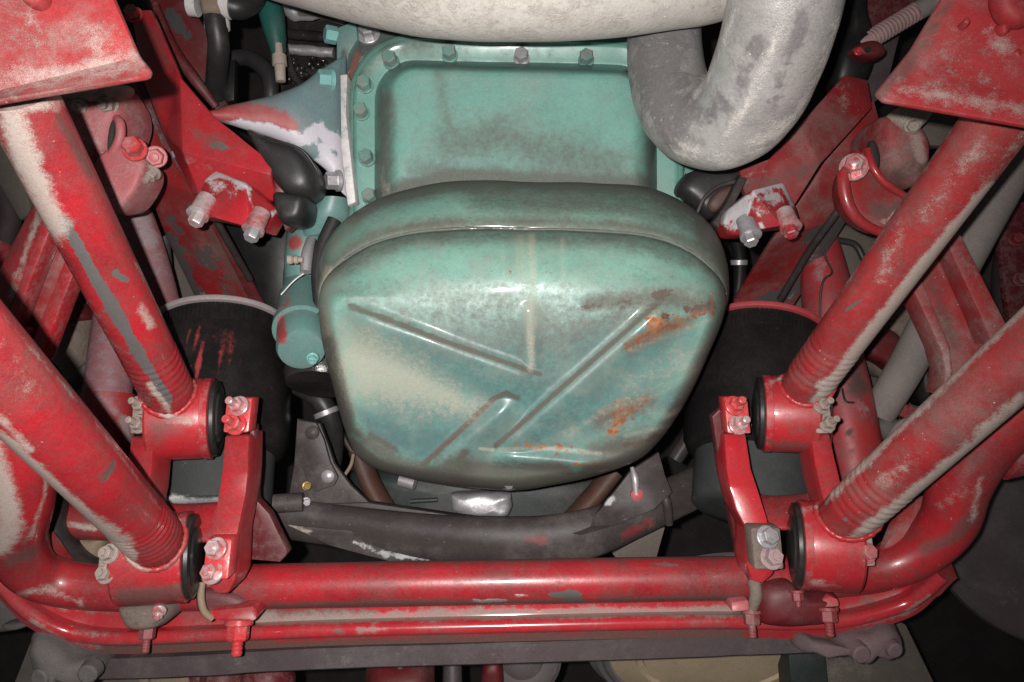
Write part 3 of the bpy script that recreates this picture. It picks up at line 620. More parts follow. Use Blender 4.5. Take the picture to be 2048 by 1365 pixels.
# ------------------------------------------------------------------ reaction rods with eyes, bushes and pin blocks
def rod(label, E, far, r, mat, eye_r, eye_x, strokes, blocks, group='suspension reaction rods', start=None, thr=(.058, .125), ext=1.04, eyemat='red_clean', eyestrokes=()):
    ep = P(*E); fp = P(*far); sp = P(*(start or E))
    t = thing('reaction_rod', label, 'suspension rod', ep, group)
    ax = fp - sp; Lh = ax.length * ext
    prof = [(0.02, r * .9)]
    s = thr[0]
    while s < thr[1]:
        prof += [(s, r * .985), (s + .003, r * 1.018), (s + .006, r * 1.018), (s + .009, r * .985)]; s += .010
    k = thr[1] + .004; n = 120
    for i in range(n + 1): prof.append((k + (Lh - k) * i / n, r))
    lathe('tube', sp, ax, prof, M[mat], t, seg=56, strokes=strokes, sharp=50)
    # eye, its axis across the picture
    x0, x1 = eye_x; d = E[2]
    xa = Vector((1, 0, .22 if E[0] < CX else -.22)).normalized()
    a = ep + xa * ((x0 - E[0]) * d / F); b = ep + xa * ((x1 - E[0]) * d / F); la = (b - a).length
    pr = [(0, eye_r * .80), (0, eye_r * .95), (.003, eye_r), (la * .25, eye_r * 1.01), (la * .75, eye_r * 1.01), (la - .010, eye_r * .99), (la - .0095, eye_r * 1.02), (la - .001, eye_r * 1.02), (la, eye_r * .98), (la, eye_r * .8)]
    if E[0] > CX: pr = [(la - q, rr) for q, rr in pr][::-1]
    eye = lathe('eye', a, xa, pr, M[eyemat], t, seg=64, strokes=list(eyestrokes))
    dirn = ax.normalized(); uu = Vector((1, 0, 0)); uu = (uu - dirn * uu.dot(dirn)).normalized(); vv = dirn.cross(uu)
    curve = []
    for k in range(72):
        q = 2 * math.pi * k / 72; o0 = sp + (uu * math.cos(q) + vv * math.sin(q)) * r * 1.03 - ep
        op = o0 - xa * o0.dot(xa); dp_ = dirn - xa * dirn.dot(xa)
        A2 = dp_.dot(dp_); B2 = 2 * op.dot(dp_); C2 = op.dot(op) - (eye_r * 1.01) ** 2
        tt = (-B2 + math.sqrt(max(B2 * B2 - 4 * A2 * C2, 0))) / (2 * A2); curve.append(ep + o0 + dirn * tt)
    rg = []
    for k in range(72):
        t_ = (curve[(k + 1) % 72] - curve[k - 1]).normalized(); n_ = dirn - t_ * dirn.dot(t_); n_.normalize(); b_ = t_.cross(n_)
        rr = .0028 + .0004 * math.sin(k * 1.7) + .0003 * math.sin(k * 4.1)
        rg.append([curve[k] + (n_ * math.cos(2 * math.pi * j / 10) * 1.5 + b_ * math.sin(2 * math.pi * j / 10)) * rr for j in range(10)])
    V, Fc = rings_to_mesh(rg + [rg[0]], False, False)
    mesh('weld_bead', V, Fc, M['weld'], t, sharp=70, strokes=list(eyestrokes))
    inner = 1 if E[0] < CX else -1
    for sgn, p in ((-1, a), (1, b)):
        pr = [(0, eye_r * .9), (.006, eye_r * .96), (.010, eye_r * .94), (.012, eye_r * .84), (.010, eye_r * .72), (.010, eye_r * .66), (.013, eye_r * .62), (.015, eye_r * .5), (.015, 0)] if sgn == inner else [(0, eye_r * .5), (.008, eye_r * .5), (.012, eye_r * .42), (.012, 0)]
        lathe('bush', p - xa * sgn * .004, xa * sgn, pr, M['bush'], t, seg=48)
    for blk in blocks:
        (bx0, by0, bx1, by1), bd, bm_, bolts = blk
        sk = 8 if E[0] < CX else -8
        w = .028
        pb = facet('pin_block', [(bx0 + sk * .6, by0, bd + .012), (bx1 + sk * .6, by0, bd + .012), (bx1 - sk * .4, by1, bd), (bx0 - sk * .4, by1, bd)], None, w, M[bm_], t, bevel=.003, res=.02)
        for (x, y, af, mm, st) in bolts:
            bolt(pb, x, y, bd + .004, af, M[mm], ax=(-.25 if E[0] < CX else .25, -.45, -1), name='bolt', stud=st, h=.55, spin=rnd.uniform(0, 1), washer_r=.78)
    return t

rod('red reaction rod with grey primer along its flank, upper of the left pair', (367, 838, .965), (52, 222, .645), .0305, 'red_left', .0515, (309, 424),
    [('a_chip', [(128, 442), (190, 560), (250, 660), (335, 800)], 24, .9), ('a_chip', [(150, 470), (215, 590), (300, 735)], 18, .8), ('a_chip', [(232, 545), (252, 560)], 17, .75), ('a_dust', [(20, 215), (60, 330), (100, 420), (118, 450)], 55, .85), ('a_dust', [(120, 205), (60, 205)], 40, .75), ('a_dust', [(285, 620), (300, 650)], 26, .75), ('a_dust', [(270, 520), (330, 640)], 12, .5), ('a_dust', [(300, 770), (345, 830)], 15, .85), ('a_dirt', [(116, 235), (180, 350)], 14, .5)],
    [((262, 792, 306, 868), .915, 'bolt_dusty', [(284, 812, 24, 'bolt_dusty', .75), (279, 850, 24, 'bolt_dusty', .8)]),
     ((448, 796, 500, 866), .91, 'bolt_red', [(478, 813, 27, 'steel_red', .75), (473, 850, 28, 'bolt_red', .8)])],
    eyestrokes=[('a_dust', [(312, 815), (345, 838), (385, 845)], 16, .9), ('a_dust', [(360, 905), (330, 890)], 14, .5), ('a_dirt', [(310, 840), (325, 890), (370, 915)], 10, .5)], start=(362, 835, .965))
rod('thick red reaction rod with white dusty underside, lower of the left pair', (318, 1116, .90), (0, 747, .562), .0315, 'red_left', .0528, (246, 376),
    [('a_dust', [(0, 870), (60, 930), (150, 1010), (262, 1110)], 26, .95), ('a_dust', [(190, 1030), (262, 1085)], 26, .62), ('a_dust', [(0, 835), (60, 900)], 22, .7), ('a_dust', [(0, 690), (60, 770)], 60, .28), ('a_dirt', [(205, 955), (225, 935)], 13, .85), ('a_chip', [(230, 925), (212, 960)], 8, .7), ('a_dust', [(0, 625), (180, 830), (330, 1030)], 10, .45)],
    [((194, 1094, 240, 1165), .842, 'bolt_dusty', [(219, 1108, 26, 'bolt_dusty', .25), (213, 1148, 26, 'bolt_dusty', .2)]),
     ((407, 1078, 459, 1160), .838, 'bolt_red', [(433, 1098, 29, 'steel_red', .18), (425, 1146, 30, 'steel_red', .22)])],
    ext=1.35, start=(337, 1108, .90), eyestrokes=[('a_dust', [(255, 1115), (290, 1150)], 20, .55), ('a_dirt', [(250, 1195), (300, 1192), (370, 1180)], 24, .95), ('a_chip', [(300, 1150), (320, 1175)], 15, .6), ('a_dust', [(330, 1035), (380, 1045)], 14, .5), ('a_rust', [(368, 1070), (364, 1150)], 8, .5)])
rod('dusty red reaction rod with a grey scratch, upper of the right pair', (1577, 828, .985), (2000, 238, .68), .0298, 'red_right', .0500, (1526, 1628),
    [('a_dust', [(1980, 380), (1850, 530), (1700, 720), (1640, 800)], 24, .85), ('a_dust', [(1560, 745), (1680, 580), (1900, 260)], 12, .5), ('a_dust', [(1800, 450), (1760, 560)], 34, .42), ('a_chip', [(1692, 622), (1722, 600)], 8, .9), ('a_dust', [(1670, 760), (1640, 770)], 20, .6), ('a_dust', [(1960, 290), (1850, 430)], 44, .38), ('a_dirt', [(1650, 770), (1620, 820)], 14, .5)],
    [((1452, 794, 1500, 868), .925, 'bolt_red', [(1468, 812, 26, 'bolt_red', .75), (1476, 850, 27, 'steel_red', .7)]),
     ((1630, 794, 1664, 868), .93, 'bolt_dusty', [(1642, 812, 23, 'bolt_dusty', .85), (1654, 848, 23, 'bolt_dusty', .85)])],
    start=(1580, 815, .985), eyestrokes=[('a_dust', [(1530, 770), (1560, 757)], 14, .6), ('a_dust', [(1580, 840), (1585, 890)], 16, .5), ('a_dirt', [(1530, 880), (1580, 902), (1620, 890)], 10, .6)])
rod('thick dusty red reaction rod with dusty edges, lower of the right pair', (1655, 1092, .915), (2048, 713, .70), .0313, 'red_right', .0530, (1600, 1710),
    [('a_dust', [(1660, 995), (1800, 855), (2048, 615)], 22, .75), ('a_dust', [(1720, 1066), (1850, 970), (1990, 860)], 26, .7), ('a_dust', [(1770, 960), (1830, 920)], 38, .5), ('a_dust', [(1960, 870), (2040, 800)], 28, .55), ('a_chip', [(1690, 1038)], 10, 1.0)],
    [((1506, 1056, 1566, 1140), .85, 'crust', [(1534, 1075, 30, 'alu', .12), (1542, 1116, 31, 'bolt_mauve', .14)]),
     ((1716, 1070, 1750, 1134), .862, 'bolt_dusty', [(1731, 1106, 28, 'bolt_pink', .15)])],
    ext=1.35, start=(1650, 1072, .915), eyestrokes=[('a_dust', [(1605, 1020), (1660, 1012)], 14, .6), ('a_chip', [(1670, 1110), (1690, 1130), (1700, 1150)], 15, .66), ('a_dust', [(1620, 1165), (1680, 1170)], 16, .6), ('a_dirt', [(1605, 1140), (1615, 1170)], 10, .5)])
# ------------------------------------------------------------------ axle brackets between the eyes
b = thing('axle_bracket', 'red two-armed axle bracket carrying both rod eyes on the left', 'axle bracket', P(390, 1000, 1.0), 'axle brackets')
facet('arm_plate', [(449, 872, .935), (498, 870, .935), (496, 945, .905), (492, 985, .897), (474, 1072, .87), (470, 1160, .868), (456, 1188, .87), (432, 1188, .87), (416, 1172, .87), (422, 1066, .87), (433, 1008, .89), (443, 945, .905)], [(0, 1, 2, 11), (11, 2, 3, 10), (10, 3, 4, 9), (9, 4, 5, 6, 7, 8)], .055, M['red_clean'], b, bevel=.003, res=.02)
facet('arm_plate', [(262, 874, .935), (307, 876, .935), (303, 937, .91), (297, 988, .885), (282, 1060, .875), (240, 1060, .875), (250, 985, .885), (252, 935, .91)], [(0, 1, 2, 7), (7, 2, 3, 6), (6, 3, 4, 5)], .055, M['red'], b, bevel=.003, res=.02)
facet('gusset', [(500, 850, .95), (508, 850, .95), (512, 1000, .95), (538, 1028, .95), (576, 1106, .95), (560, 1125, .95), (478, 1118, .95), (490, 985, .95)], None, .02, M['maroon'], b, bevel=.002)
loft('cross_web', [(300, 1002, .97, 296, 1075, .93, .012), (360, 1008, .97, 360, 1085, .93, .014), (440, 1004, .97, 430, 1085, .93, .012)], M['red'], b, strokes=[('a_chip', [(340, 1018), (345, 1030)], 12, .7), ('a_chip', [(395, 1018), (395, 1035)], 9, .7), ('a_dust', [(330, 1030), (300, 1005)], 14, .5)])
b = thing('axle_bracket', 'red two-armed axle bracket carrying both rod eyes on the right', 'axle bracket', P(1570, 1000, 1.0), 'axle brackets')
facet('arm_plate', [(1448, 868, .945), (1492, 868, .945), (1503, 939, .915), (1516, 978, .90), (1536, 1042, .885), (1556, 1120, .88), (1546, 1150, .885), (1526, 1168, .885), (1504, 1162, .885), (1494, 1130, .88), (1497, 1066, .882), (1471, 1018, .895), (1459, 972, .90), (1453, 937, .915)], [(0, 1, 2, 13), (13, 2, 3, 12), (12, 3, 4, 11), (11, 4, 10), (10, 4, 5, 6, 7, 8, 9)], .055, M['red_clean'], b, bevel=.003, res=.02)
facet('arm_plate', [(1622, 870, .945), (1660, 868, .945), (1670, 914, .925), (1684, 972, .90), (1700, 1040, .875), (1662, 1040, .875), (1644, 990, .90), (1630, 930, .925)], [(0, 1, 2, 7), (7, 2, 3, 6), (6, 3, 4, 5)], .055, M['red_clean'], b, bevel=.003, res=.02)
facet('gusset', [(1424, 834, .96), (1446, 812, .96), (1452, 940, .96), (1475, 1060, .95), (1498, 1130, .95), (1500, 1165, .95), (1480, 1130, .96), (1440, 935, .96)], None, .02, M['maroon'], b, bevel=.002)
loft('cross_web', [(1512, 992, .985, 1530, 1060, .945, .012), (1580, 990, .985, 1590, 1060, .945, .014), (1650, 980, .985, 1660, 1050, .945, .012)], M['red'], b, strokes=[('a_dust', [(1620, 985), (1650, 975)], 16, .5), ('a_dirt', [(1600, 985), (1640, 950)], 16, .5)])

# ------------------------------------------------------------------ air springs
def airspring(label, base, top, tintp, rimmat, dustp):
    t = thing('air_spring', label, 'air spring', P(*base), 'air springs')
    A = P(*base); B = P(*top); ax = (B - A); L_ = ax.length; ax.normalize()
    lathe('piston', A - ax * .03, ax, [(0, 0), (0, .03), (0, .06), (0, .078), (.004, .084)] + [(.004 + .0053 * k, .084 + .0002 * k) for k in range(1, 17)] + [(.10, .07)], M['piston'], t, seg=64, strokes=[('a_dust', dustp, 16, 1.0)])
    prof = [(.045, .07), (.048, .088), (.055, .099), (.07, .106), (.10, .109), (L_ * .6, .107), (L_ * .75, .102), (L_ * .87, .098)]
    bl = lathe('rubber_bellows', A, ax, prof, M['bellows'], t, seg=96, strokes=[('a_tint', q, w, s) for q, w, s in tintp])
    # ribbed bead ring: short teeth round the crimp
    V = []; Fc = []; n = 90; u = (Vector((1, 0, 0)) - ax * ax.x).normalized(); v = ax.cross(u)
    for k in range(n):
        a0 = 2 * math.pi * k / n; a1 = a0 + 2 * math.pi / n * .6; i = len(V)
        for (tt, rr) in ((L_ * .87, .0975), (L_ * .965, .0975)):
            for aa in (a0, a1):
                for r2 in (rr, rr + .0014): V.append(A + ax * tt + (u * math.cos(aa) + v * math.sin(aa)) * r2)
        Fc += [(i, i + 1, i + 3, i + 2), (i + 4, i + 6, i + 7, i + 5), (i + 1, i + 5, i + 7, i + 3), (i, i + 2, i + 6, i + 4), (i, i + 4, i + 5, i + 1), (i + 2, i + 3, i + 7, i + 6)]
    c = mesh('crimp_teeth', V, Fc, M['bellows'], t, strokes=[('a_tint', q, w, s) for q, w, s in tintp]); c['kind'] = 'stuff'
    lathe('crimp_band', A, ax, [(L_ * .86, .097), (L_ * .98, .097)], M['bellows'], t, seg=96)
    lathe('rim', A, ax, [(L_ * .97, .097), (L_ * .972, .1035), (L_ * .985, .1045), (L_ * 1.0, .1035), (L_ * 1.002, .05), (L_ * 1.002, 0)], M[rimmat], t, seg=96)
    return t
airspring('black rubber air spring with pale rim and red paint runs behind the left bracket', (425, 985, 1.10), (446, 652, 1.215),
          [([(395, 665), (398, 720), (390, 750)], 7, .9), ([(430, 665), (425, 690)], 8, .7), ([(458, 670), (455, 730)], 9, .8), ([(475, 680), (490, 690), (480, 720)], 8, .9), ([(345, 660), (500, 672)], 16, .5), ([(410, 670), (412, 700)], 6, .8), ([(375, 668), (372, 740)], 6, .7), ([(440, 680), (436, 760)], 8, .6)], 'rim', [(330, 1000), (420, 1004), (500, 998)])
airspring('black rubber air spring with red rim behind the bracket on the right', (1502, 985, 1.11), (1526, 668, 1.225),
          [([(1480, 660), (1570, 668), (1600, 680)], 14, .62), ([(1540, 675), (1570, 676)], 9, .8)], 'rim_red', [(1540, 1003)])

# ------------------------------------------------------------------ stabiliser tube and axle beam along the bottom
st = tube('stabiliser_bar', [(10, 800, 0.782, 0.0347), (34, 900, 0.812, 0.0358), (38, 990, 0.852, 0.0368), (30, 1075, 0.902, 0.0347), (62, 1140, 0.942, 0.0307), (130, 1168, 0.967, 0.0291), (250, 1178, 0.977, 0.0284), (420, 1176, 0.982, 0.0284), (520, 1173, 0.982, 0.0284), (1000, 1164, 0.982, 0.0284), (1480, 1156, 0.982, 0.0281), (1650, 1152, 0.982, 0.0278), (1760, 1138, 0.977, 0.0278), (1840, 1105, 0.962, 0.0296), (1895, 1045, 0.942, 0.0337), (1920, 970, 0.922, 0.0347), (1965, 900, 0.902, 0.0337), (2060, 800, 0.862, 0.0337)], M['red'], n=14, seg=44,
     strokes=[('a_chip', [(1130, 1188), (1170, 1187), (1145, 1205)], 13, 1.0), ('a_chip', [(1080, 1192), (1140, 1188)], 10, .9), ('a_bare', [(965, 1203), (1010, 1200), (1040, 1190), (1064, 1180)], 7, .95), ('a_dirt', [(560, 1212), (900, 1204), (1060, 1206), (1160, 1200)], 10, .85), ('a_dirt', [(1200, 1198), (1480, 1194)], 7, .6), ('a_chip', [(1336, 1130)], 9, 1.0), ('a_chip', [(1130, 1140), (1125, 1165)], 7, .7),
              ('a_dust', [(-20, 900), (0, 960), (24, 1050), (0, 1090)], 52, 1.0), ('a_dust', [(95, 930), (90, 990), (60, 1080)], 12, .7), ('a_dust', [(40, 1190), (90, 1180), (160, 1205)], 22, .55), ('a_dirt', [(20, 1120), (60, 1110)], 24, .6), ('a_dirt', [(1850, 1100), (1900, 1080), (1940, 1040)], 24, .55), ('a_dust', [(1945, 1040), (1960, 960)], 20, .5), ('a_dust', [(1880, 1010), (1930, 985)], 26, .4), ('a_dirt', [(500, 1126), (1000, 1122), (1480, 1112)], 6, .6)])
tag(st, 'long glossy red stabiliser tube crossing the bottom with bent ends', 'stabiliser bar')
ab = thing('axle_beam', 'grimy red pressed beam with a shiny rounded lip below the stabiliser tube', 'axle beam', P(960, 1250, 1.0))
prof = [(-.054, .012), (-.042, -.004), (-.030, -.012), (-.018, -.014), (-.010, -.011)] + [(math.sin(q) * .0095, math.cos(q) * .0095) for q in [math.radians(a) for a in range(-110, 111, 20)]] + [(.014, -.006), (.026, -.012), (.028, -.06), (-.052, -.06), (-.060, -.01)]
path = [(-10, 1150, 0.950), (34, 1203, 0.970), (78, 1238, 0.985), (141, 1265, 1.000), (219, 1277, 1.005), (344, 1274, 1.005), (640, 1261, 1.005), (1000, 1252, 1.005), (1392, 1244, 1.005), (1600, 1246, 1.005), (1704, 1238, 1.000), (1805, 1210, 0.990), (1850, 1182, 0.975), (1885, 1150, 0.960)]
lipd = [(640, 1264), (1000, 1255), (1392, 1247)]
sweep('pressing', path, prof, M['beam_red'], ab, n=16, strokes=[('a_dust', [(500, 1240), (900, 1230), (1350, 1224), (1480, 1222)], 20, 1.0), ('a_dirt', [(520, 1232), (760, 1228)], 12, .8), ('a_dirt', [(200, 1300), (520, 1293), (1000, 1279), (1480, 1268)], 17, 1.2), ('a_dirt', [(200, 1296), (520, 1290)], 12, .8), ('a_dust', [(60, 1240), (130, 1285), (200, 1296)], 11, .7), ('a_dust', [(150, 1262), (230, 1270)], 18, .5), ('a_dust', [(110, 1215), (260, 1222)], 12, .6), ('a_rust', [(933, 1254)], 9, .9), ('a_dust', [(760, 1260), (720, 1262)], 16, .7), ('a_rust', [(725, 1262)], 10, .7), ('a_chip', [(680, 1265)], 9, .9), ('a_dust', [(1700, 1262), (1800, 1232), (1860, 1190)], 8, .7), ('a_dirt', [(1480, 1226), (1640, 1226)], 24, .6), ('a_chip', [(1730, 1245), (1745, 1236)], 8, .7), ('a_dirt', [(1700, 1215), (1780, 1195)], 18, .4)])
ub = thing('axle_clamp', 'red clamp plate and hanging threaded nuts under the lower left eye', 'clamp', P(390, 1230, .95), 'axle clamps')
facet('clamp_plate', [(412, 1222, .93), (505, 1213, .93), (514, 1222, .93), (513, 1240, .925), (502, 1246, .925), (428, 1242, .925)], None, .05, M['red_clean'], ub, bevel=.004)
puff('saddle', [(252, 1196), (300, 1190), (340, 1198), (350, 1225), (330, 1246), (290, 1250), (262, 1235)], .945, .035, M['crust'], ub, back=.05, lump=(.003, 40))
bolt(ub, 478, 1246, .94, 38, M['bolt_red'], ax=(0, 1, -.25), name='nut', stud=.75, h=.75, spin=.5, thread=True)
bolt(ub, 296, 1252, .945, 27, M['bolt_dull'], ax=(0, 1, -.25), name='nut', stud=.95, h=.8, spin=.5, thread=True)
bolt(ub, 318, 1222, .905, 20, M['steel_red'], ax=(.2, .5, -1), name='bolt', stud=.3)
tube('brake_pipe', [(405, 1165, .93, .004), (402, 1195, .925, .0045), (408, 1222, .925, .0045), (424, 1238, .93, .0045)], M['tan_panel'], ub, seg=12)
puff('clamp_foot', [(400, 1170), (470, 1175), (510, 1200), (512, 1225), (420, 1230), (398, 1210)], .965, .02, M['maroon'], ub, back=.04)
ub = thing('axle_clamp', 'maroon clamp block with pink nuts under the lower right eye', 'clamp', P(1580, 1220, .95), 'axle clamps')
puff('saddle', [(1508, 1170), (1560, 1150), (1600, 1175), (1660, 1180), (1668, 1215), (1640, 1240), (1530, 1244), (1505, 1225)], .965, .035, M['maroon'], ub, back=.05, lump=(.002, 30))
facet('clamp_plate', [(1632, 1205, .935), (1662, 1193, .935), (1678, 1200, .935), (1680, 1214, .93), (1634, 1216, .93)], None, .04, M['bolt_red'], ub, bevel=.003)
facet('clamp_plate', [(1462, 1205, .945), (1498, 1200, .945), (1500, 1222, .94), (1464, 1226, .94)], None, .04, M['bolt_pink'], ub, bevel=.003)
bolt(ub, 1502, 1224, .945, 28, M['bolt_dull'], ax=(0, 1, -.25), name='nut', stud=.85, h=.75, spin=.5, thread=True)
bolt(ub, 1655, 1218, .935, 30, M['bolt_dull'], ax=(0, 1, -.25), name='nut', stud=.9, h=.72, spin=.5, thread=True)
bolt(ub, 1594, 1184, .93, 20, M['bolt_dull'], ax=(0, 1, -.3), name='nut', stud=.5, h=.8, spin=.5)
tube('rust_strap', [(1508, 1160, .95, .008), (1512, 1190, .945, .008), (1505, 1215, .95, .007)], M['crust'], ub, seg=12)
# dark lower beam with end castings
lb = thing('lower_beam', 'dark mauve box beam under the red pressed beam with lumpy cast ends', 'beam', P(960, 1310, 1.05))
sweep('box_section', [(150, 1338, 1.05), (400, 1330, 1.04), (640, 1316, 1.03), (1280, 1296, 1.03), (1640, 1282, 1.04), (1700, 1280, 1.05)], [(-.016, .008), (-.012, .012), (.010, .012), (.013, .008), (.014, -.05), (-.018, -.05)], M['beam_dark'], lb, n=10, lump=(.0008, 30))
puff('end_casting', [(78, 1262), (110, 1252), (170, 1290), (205, 1300), (206, 1330), (195, 1352), (170, 1345), (150, 1350), (132, 1372), (100, 1368), (88, 1330)], 1.02, .045, M['cast_grey'], lb, back=.08, lump=(.0045, 48))
lathe('lug', P(98, 1344, .99), Vector((-.2, .1, -1)), [(0, .013), (.016, .0125), (.018, .010), (.018, 0)], M['cast_grey'], lb, seg=18)
lathe('lug', P(186, 1336, .985), Vector((.1, .1, -1)), [(0, .014), (.016, .0125), (.018, .010), (.018, 0)], M['cast_grey'], lb, seg=18)
puff('end_casting', [(1590, 1262), (1650, 1268), (1700, 1252), (1770, 1238), (1792, 1262), (1786, 1296), (1770, 1304), (1752, 1296), (1735, 1300), (1712, 1316), (1690, 1300), (1640, 1296), (1590, 1292)], 1.02, .04, M['cast_mauve'], lb, back=.08, lump=(.0045, 48))
lathe('lug', P(1712, 1298, .99), Vector((.1, .15, -1)), [(0, .014), (.014, .0125), (.016, .010), (.016, 0)], M['cast_mauve'], lb, seg=18)
lathe('lug', P(1778, 1290, .99), Vector((.1, .15, -1)), [(0, .012), (.014, .0105), (.016, .008), (.016, 0)], M['cast_mauve'], lb, seg=18)

# ------------------------------------------------------------------ dark cross member behind the sump's bottom
cm = thing('cross_member', 'dark brown grey V-shaped tubular cross member with riveted gussets below the sump', 'cross member', P(950, 1060, 1.15))
tube('tube', [(520, 1030, 1.12, .028), (575, 1038, 1.12, .030), (690, 1054, 1.12, .0315), (850, 1074, 1.11, .034), (980, 1082, 1.10, .036), (1090, 1082, 1.10, .037), (1180, 1066, 1.10, .036), (1260, 1036, 1.11, .033), (1330, 1004, 1.13, .032), (1410, 966, 1.17, .032)], M['frame_grey'], cm, n=14, seg=44, sq=.6, strokes=[('a_tint', [(1050, 1078), (1090, 1082)], 26, .55), ('a_tint', [(1250, 1070), (1300, 1045)], 26, .55), ('a_dirt', [(600, 1045), (760, 1070), (1000, 1100)], 24, .6), ('a_dirt', [(740, 1035), (780, 1040)], 12, .8)])
facet('upper_web', [(580, 1010, 1.13), (735, 1006, 1.13), (900, 1030, 1.13), (1060, 1050, 1.13), (1130, 1052, 1.13), (1180, 1040, 1.13), (1180, 1080, 1.13), (900, 1085, 1.13), (580, 1040, 1.13)], None, .02, M['frame_grey'], cm, bevel=.002)
facet('gusset', [(594, 838, 1.135), (640, 848, 1.135), (656, 890, 1.135), (668, 928, 1.135), (700, 970, 1.135), (742, 1010, 1.135), (700, 1040, 1.135), (560, 1040, 1.135), (578, 990, 1.135), (588, 930, 1.135)], None, .012, M['frame_grey'], cm, bevel=.0015, res=.025, strokes=[('a_bare', [(680, 962), (692, 975)], 7, .9)])
facet('fish_plate', [(594, 840, 1.125), (632, 846, 1.125), (648, 880, 1.125), (660, 925, 1.125), (676, 955, 1.125), (668, 972, 1.125), (630, 984, 1.125), (612, 960, 1.125), (592, 900, 1.125)], None, .008, M['frame_grey'], cm, bevel=.0015)
facet('gusset', [(1120, 1062, 1.09), (1165, 1052, 1.085), (1200, 1020, 1.085), (1262, 942, 1.09), (1318, 905, 1.10), (1330, 950, 1.09), (1345, 985, 1.08), (1310, 1018, 1.07), (1230, 1052, 1.065), (1160, 1072, 1.07)], None, .012, M['frame_grey'], cm, bevel=.0015, res=.025, strokes=[('a_bare', [(1216, 996), (1218, 1002)], 7, .9), ('a_bare', [(1184, 1010), (1200, 1004)], 4, .9)])
facet('skid_plate', [(574, 1050, 1.10), (700, 1062, 1.10), (905, 1124, 1.10), (780, 1124, 1.10), (660, 1092, 1.10)], None, .006, M['frame_grey'], cm, bevel=.001, res=.015, strokes=[('a_bare', [(712, 1086), (750, 1104), (790, 1112), (850, 1118)], 14, .62), ('a_dust', [(580, 1052), (625, 1066)], 8, .8)])
facet('brace_plate', [(1225, 1108, 1.16), (1310, 1060, 1.16), (1330, 1055, 1.16), (1312, 1120, 1.16), (1240, 1126, 1.16)], None, .01, M['floor_panel'], cm, bevel=.001)
for x, y, mt, a in ((656, 953, 'alu', 14), (624, 866, 'frame_grey', 15), (1274, 990, 'bolt_pink', 13)):
    lathe('rivet', P(x, y, 1.078 if x > 1200 else 1.122), Vector((0, 0, -1)), [(-.004, a * .0007), (.001, a * .0007), (.004, a * .0004), (.005, 0)], M[mt], cm, seg=16)
bolt(cm, 613, 972, 1.115, 13, M['brass'], ax=(.5, 0, -1), name='bolt')
bolt(cm, 612, 1004, 1.115, 13, M['alu'], ax=(.5, 0, -1), name='bolt')
tube('sleeve', [(548, 1008, 1.10, .014), (606, 1004, 1.105, .014)], M['frame_grey'], cm, seg=20)
tube('bolt_shank', [(1264, 935, 1.085, .003), (1270, 958, 1.08, .006), (1272, 985, 1.078, .005)], M['alu'], cm, seg=10)
tube('end_band', [(1322, 970, 1.095, .006), (1334, 1010, 1.088, .007), (1338, 1048, 1.10, .006)], M['frame_grey'], cm, seg=12)

# ------------------------------------------------------------------ gearbox end behind the sump
gb = thing('gearbox_housing', 'dark green rusty gearbox housing hidden below the sump edge', 'gearbox', P(970, 1000, 1.35))
puff('case', [(700, 960), (760, 930), (1000, 900), (1180, 940), (1230, 980), (1160, 1080), (960, 1110), (780, 1080)], 1.34, .06, M['gearbox'], gb, back=.1, lump=(.004, 18))
tube('flange_ring', [(716, 900, 1.26, .016), (748, 980, 1.25, .017), (800, 1050, 1.25, .017), (900, 1090, 1.25, .017)], M['rust_ring'], gb, sq=1.6)
tube('flange_ring', [(1230, 940, 1.25, .016), (1180, 1000, 1.25, .017), (1120, 1060, 1.25, .017), (1040, 1090, 1.25, .017)], M['rust_ring'], gb, sq=1.6)
puff('cast_plate', [(902, 988), (960, 984), (1022, 986), (1026, 1012), (1015, 1030), (985, 1034), (930, 1036), (904, 1020)], 1.24, .018, M['alu'], gb, straight=True, n=5, lump=(.003, 60), power=.5)
tube('rib', [(800, 960, 1.25, .011), (830, 968, 1.245, .011)], M['alu'], gb, seg=14)
tube('rib', [(820, 1003, 1.27, .004), (875, 1000, 1.27, .004)], M['gearbox'], gb, seg=10)
wl = tube('tan_wire', [(707, 908, 1.2, .003), (702, 930, 1.2, .003), (690, 950, 1.2, .003)], M['tan_panel'], None, seg=8)
tag(wl, 'short tan cable end poking out beside the dark gusset', 'cable')

# ------------------------------------------------------------------ left frame rail, gusset, mount bracket
fr = thing('frame_rail', 'worn dark red frame rail slanting down behind the upper left rod', 'frame rail', P(380, 420, 1.2), 'frame rails')
facet('web', [(190, 120, 1.17), (275, 140, 1.15), (405, 395, 1.18), (552, 660, 1.38), (430, 655, 1.38), (392, 600, 1.36), (330, 470, 1.28), (285, 350, 1.20)], [(0, 1, 2, 7), (7, 2, 6), (6, 2, 5), (5, 2, 3, 4)], .02, M['rail'], fr, bevel=.002, res=.025,
      strokes=[('a_chip', [(270, 190), (310, 270)], 14, .6), ('a_chip', [(390, 480), (350, 440), (480, 590)], 42, .36), ('a_dust', [(300, 420), (325, 500), (330, 510)], 14, .8), ('a_chip', [(330, 470), (400, 600)], 30, .5), ('a_dust', [(400, 600), (460, 608)], 12, .7), ('a_dirt', [(430, 470), (520, 620)], 30, .5)])
facet('flange', [(262, 150, 1.13), (282, 145, 1.13), (345, 300, 1.14), (410, 395, 1.16), (556, 660, 1.36), (528, 660, 1.36), (395, 400, 1.16), (330, 305, 1.14)], [(0, 1, 2, 7), (7, 2, 3, 6), (6, 3, 4, 5)], .015, M['maroon'], fr, bevel=.002, res=.025, strokes=[('a_dust', [(290, 200), (345, 320)], 12, .62), ('a_chip', [(300, 230), (330, 290)], 10, .7)])
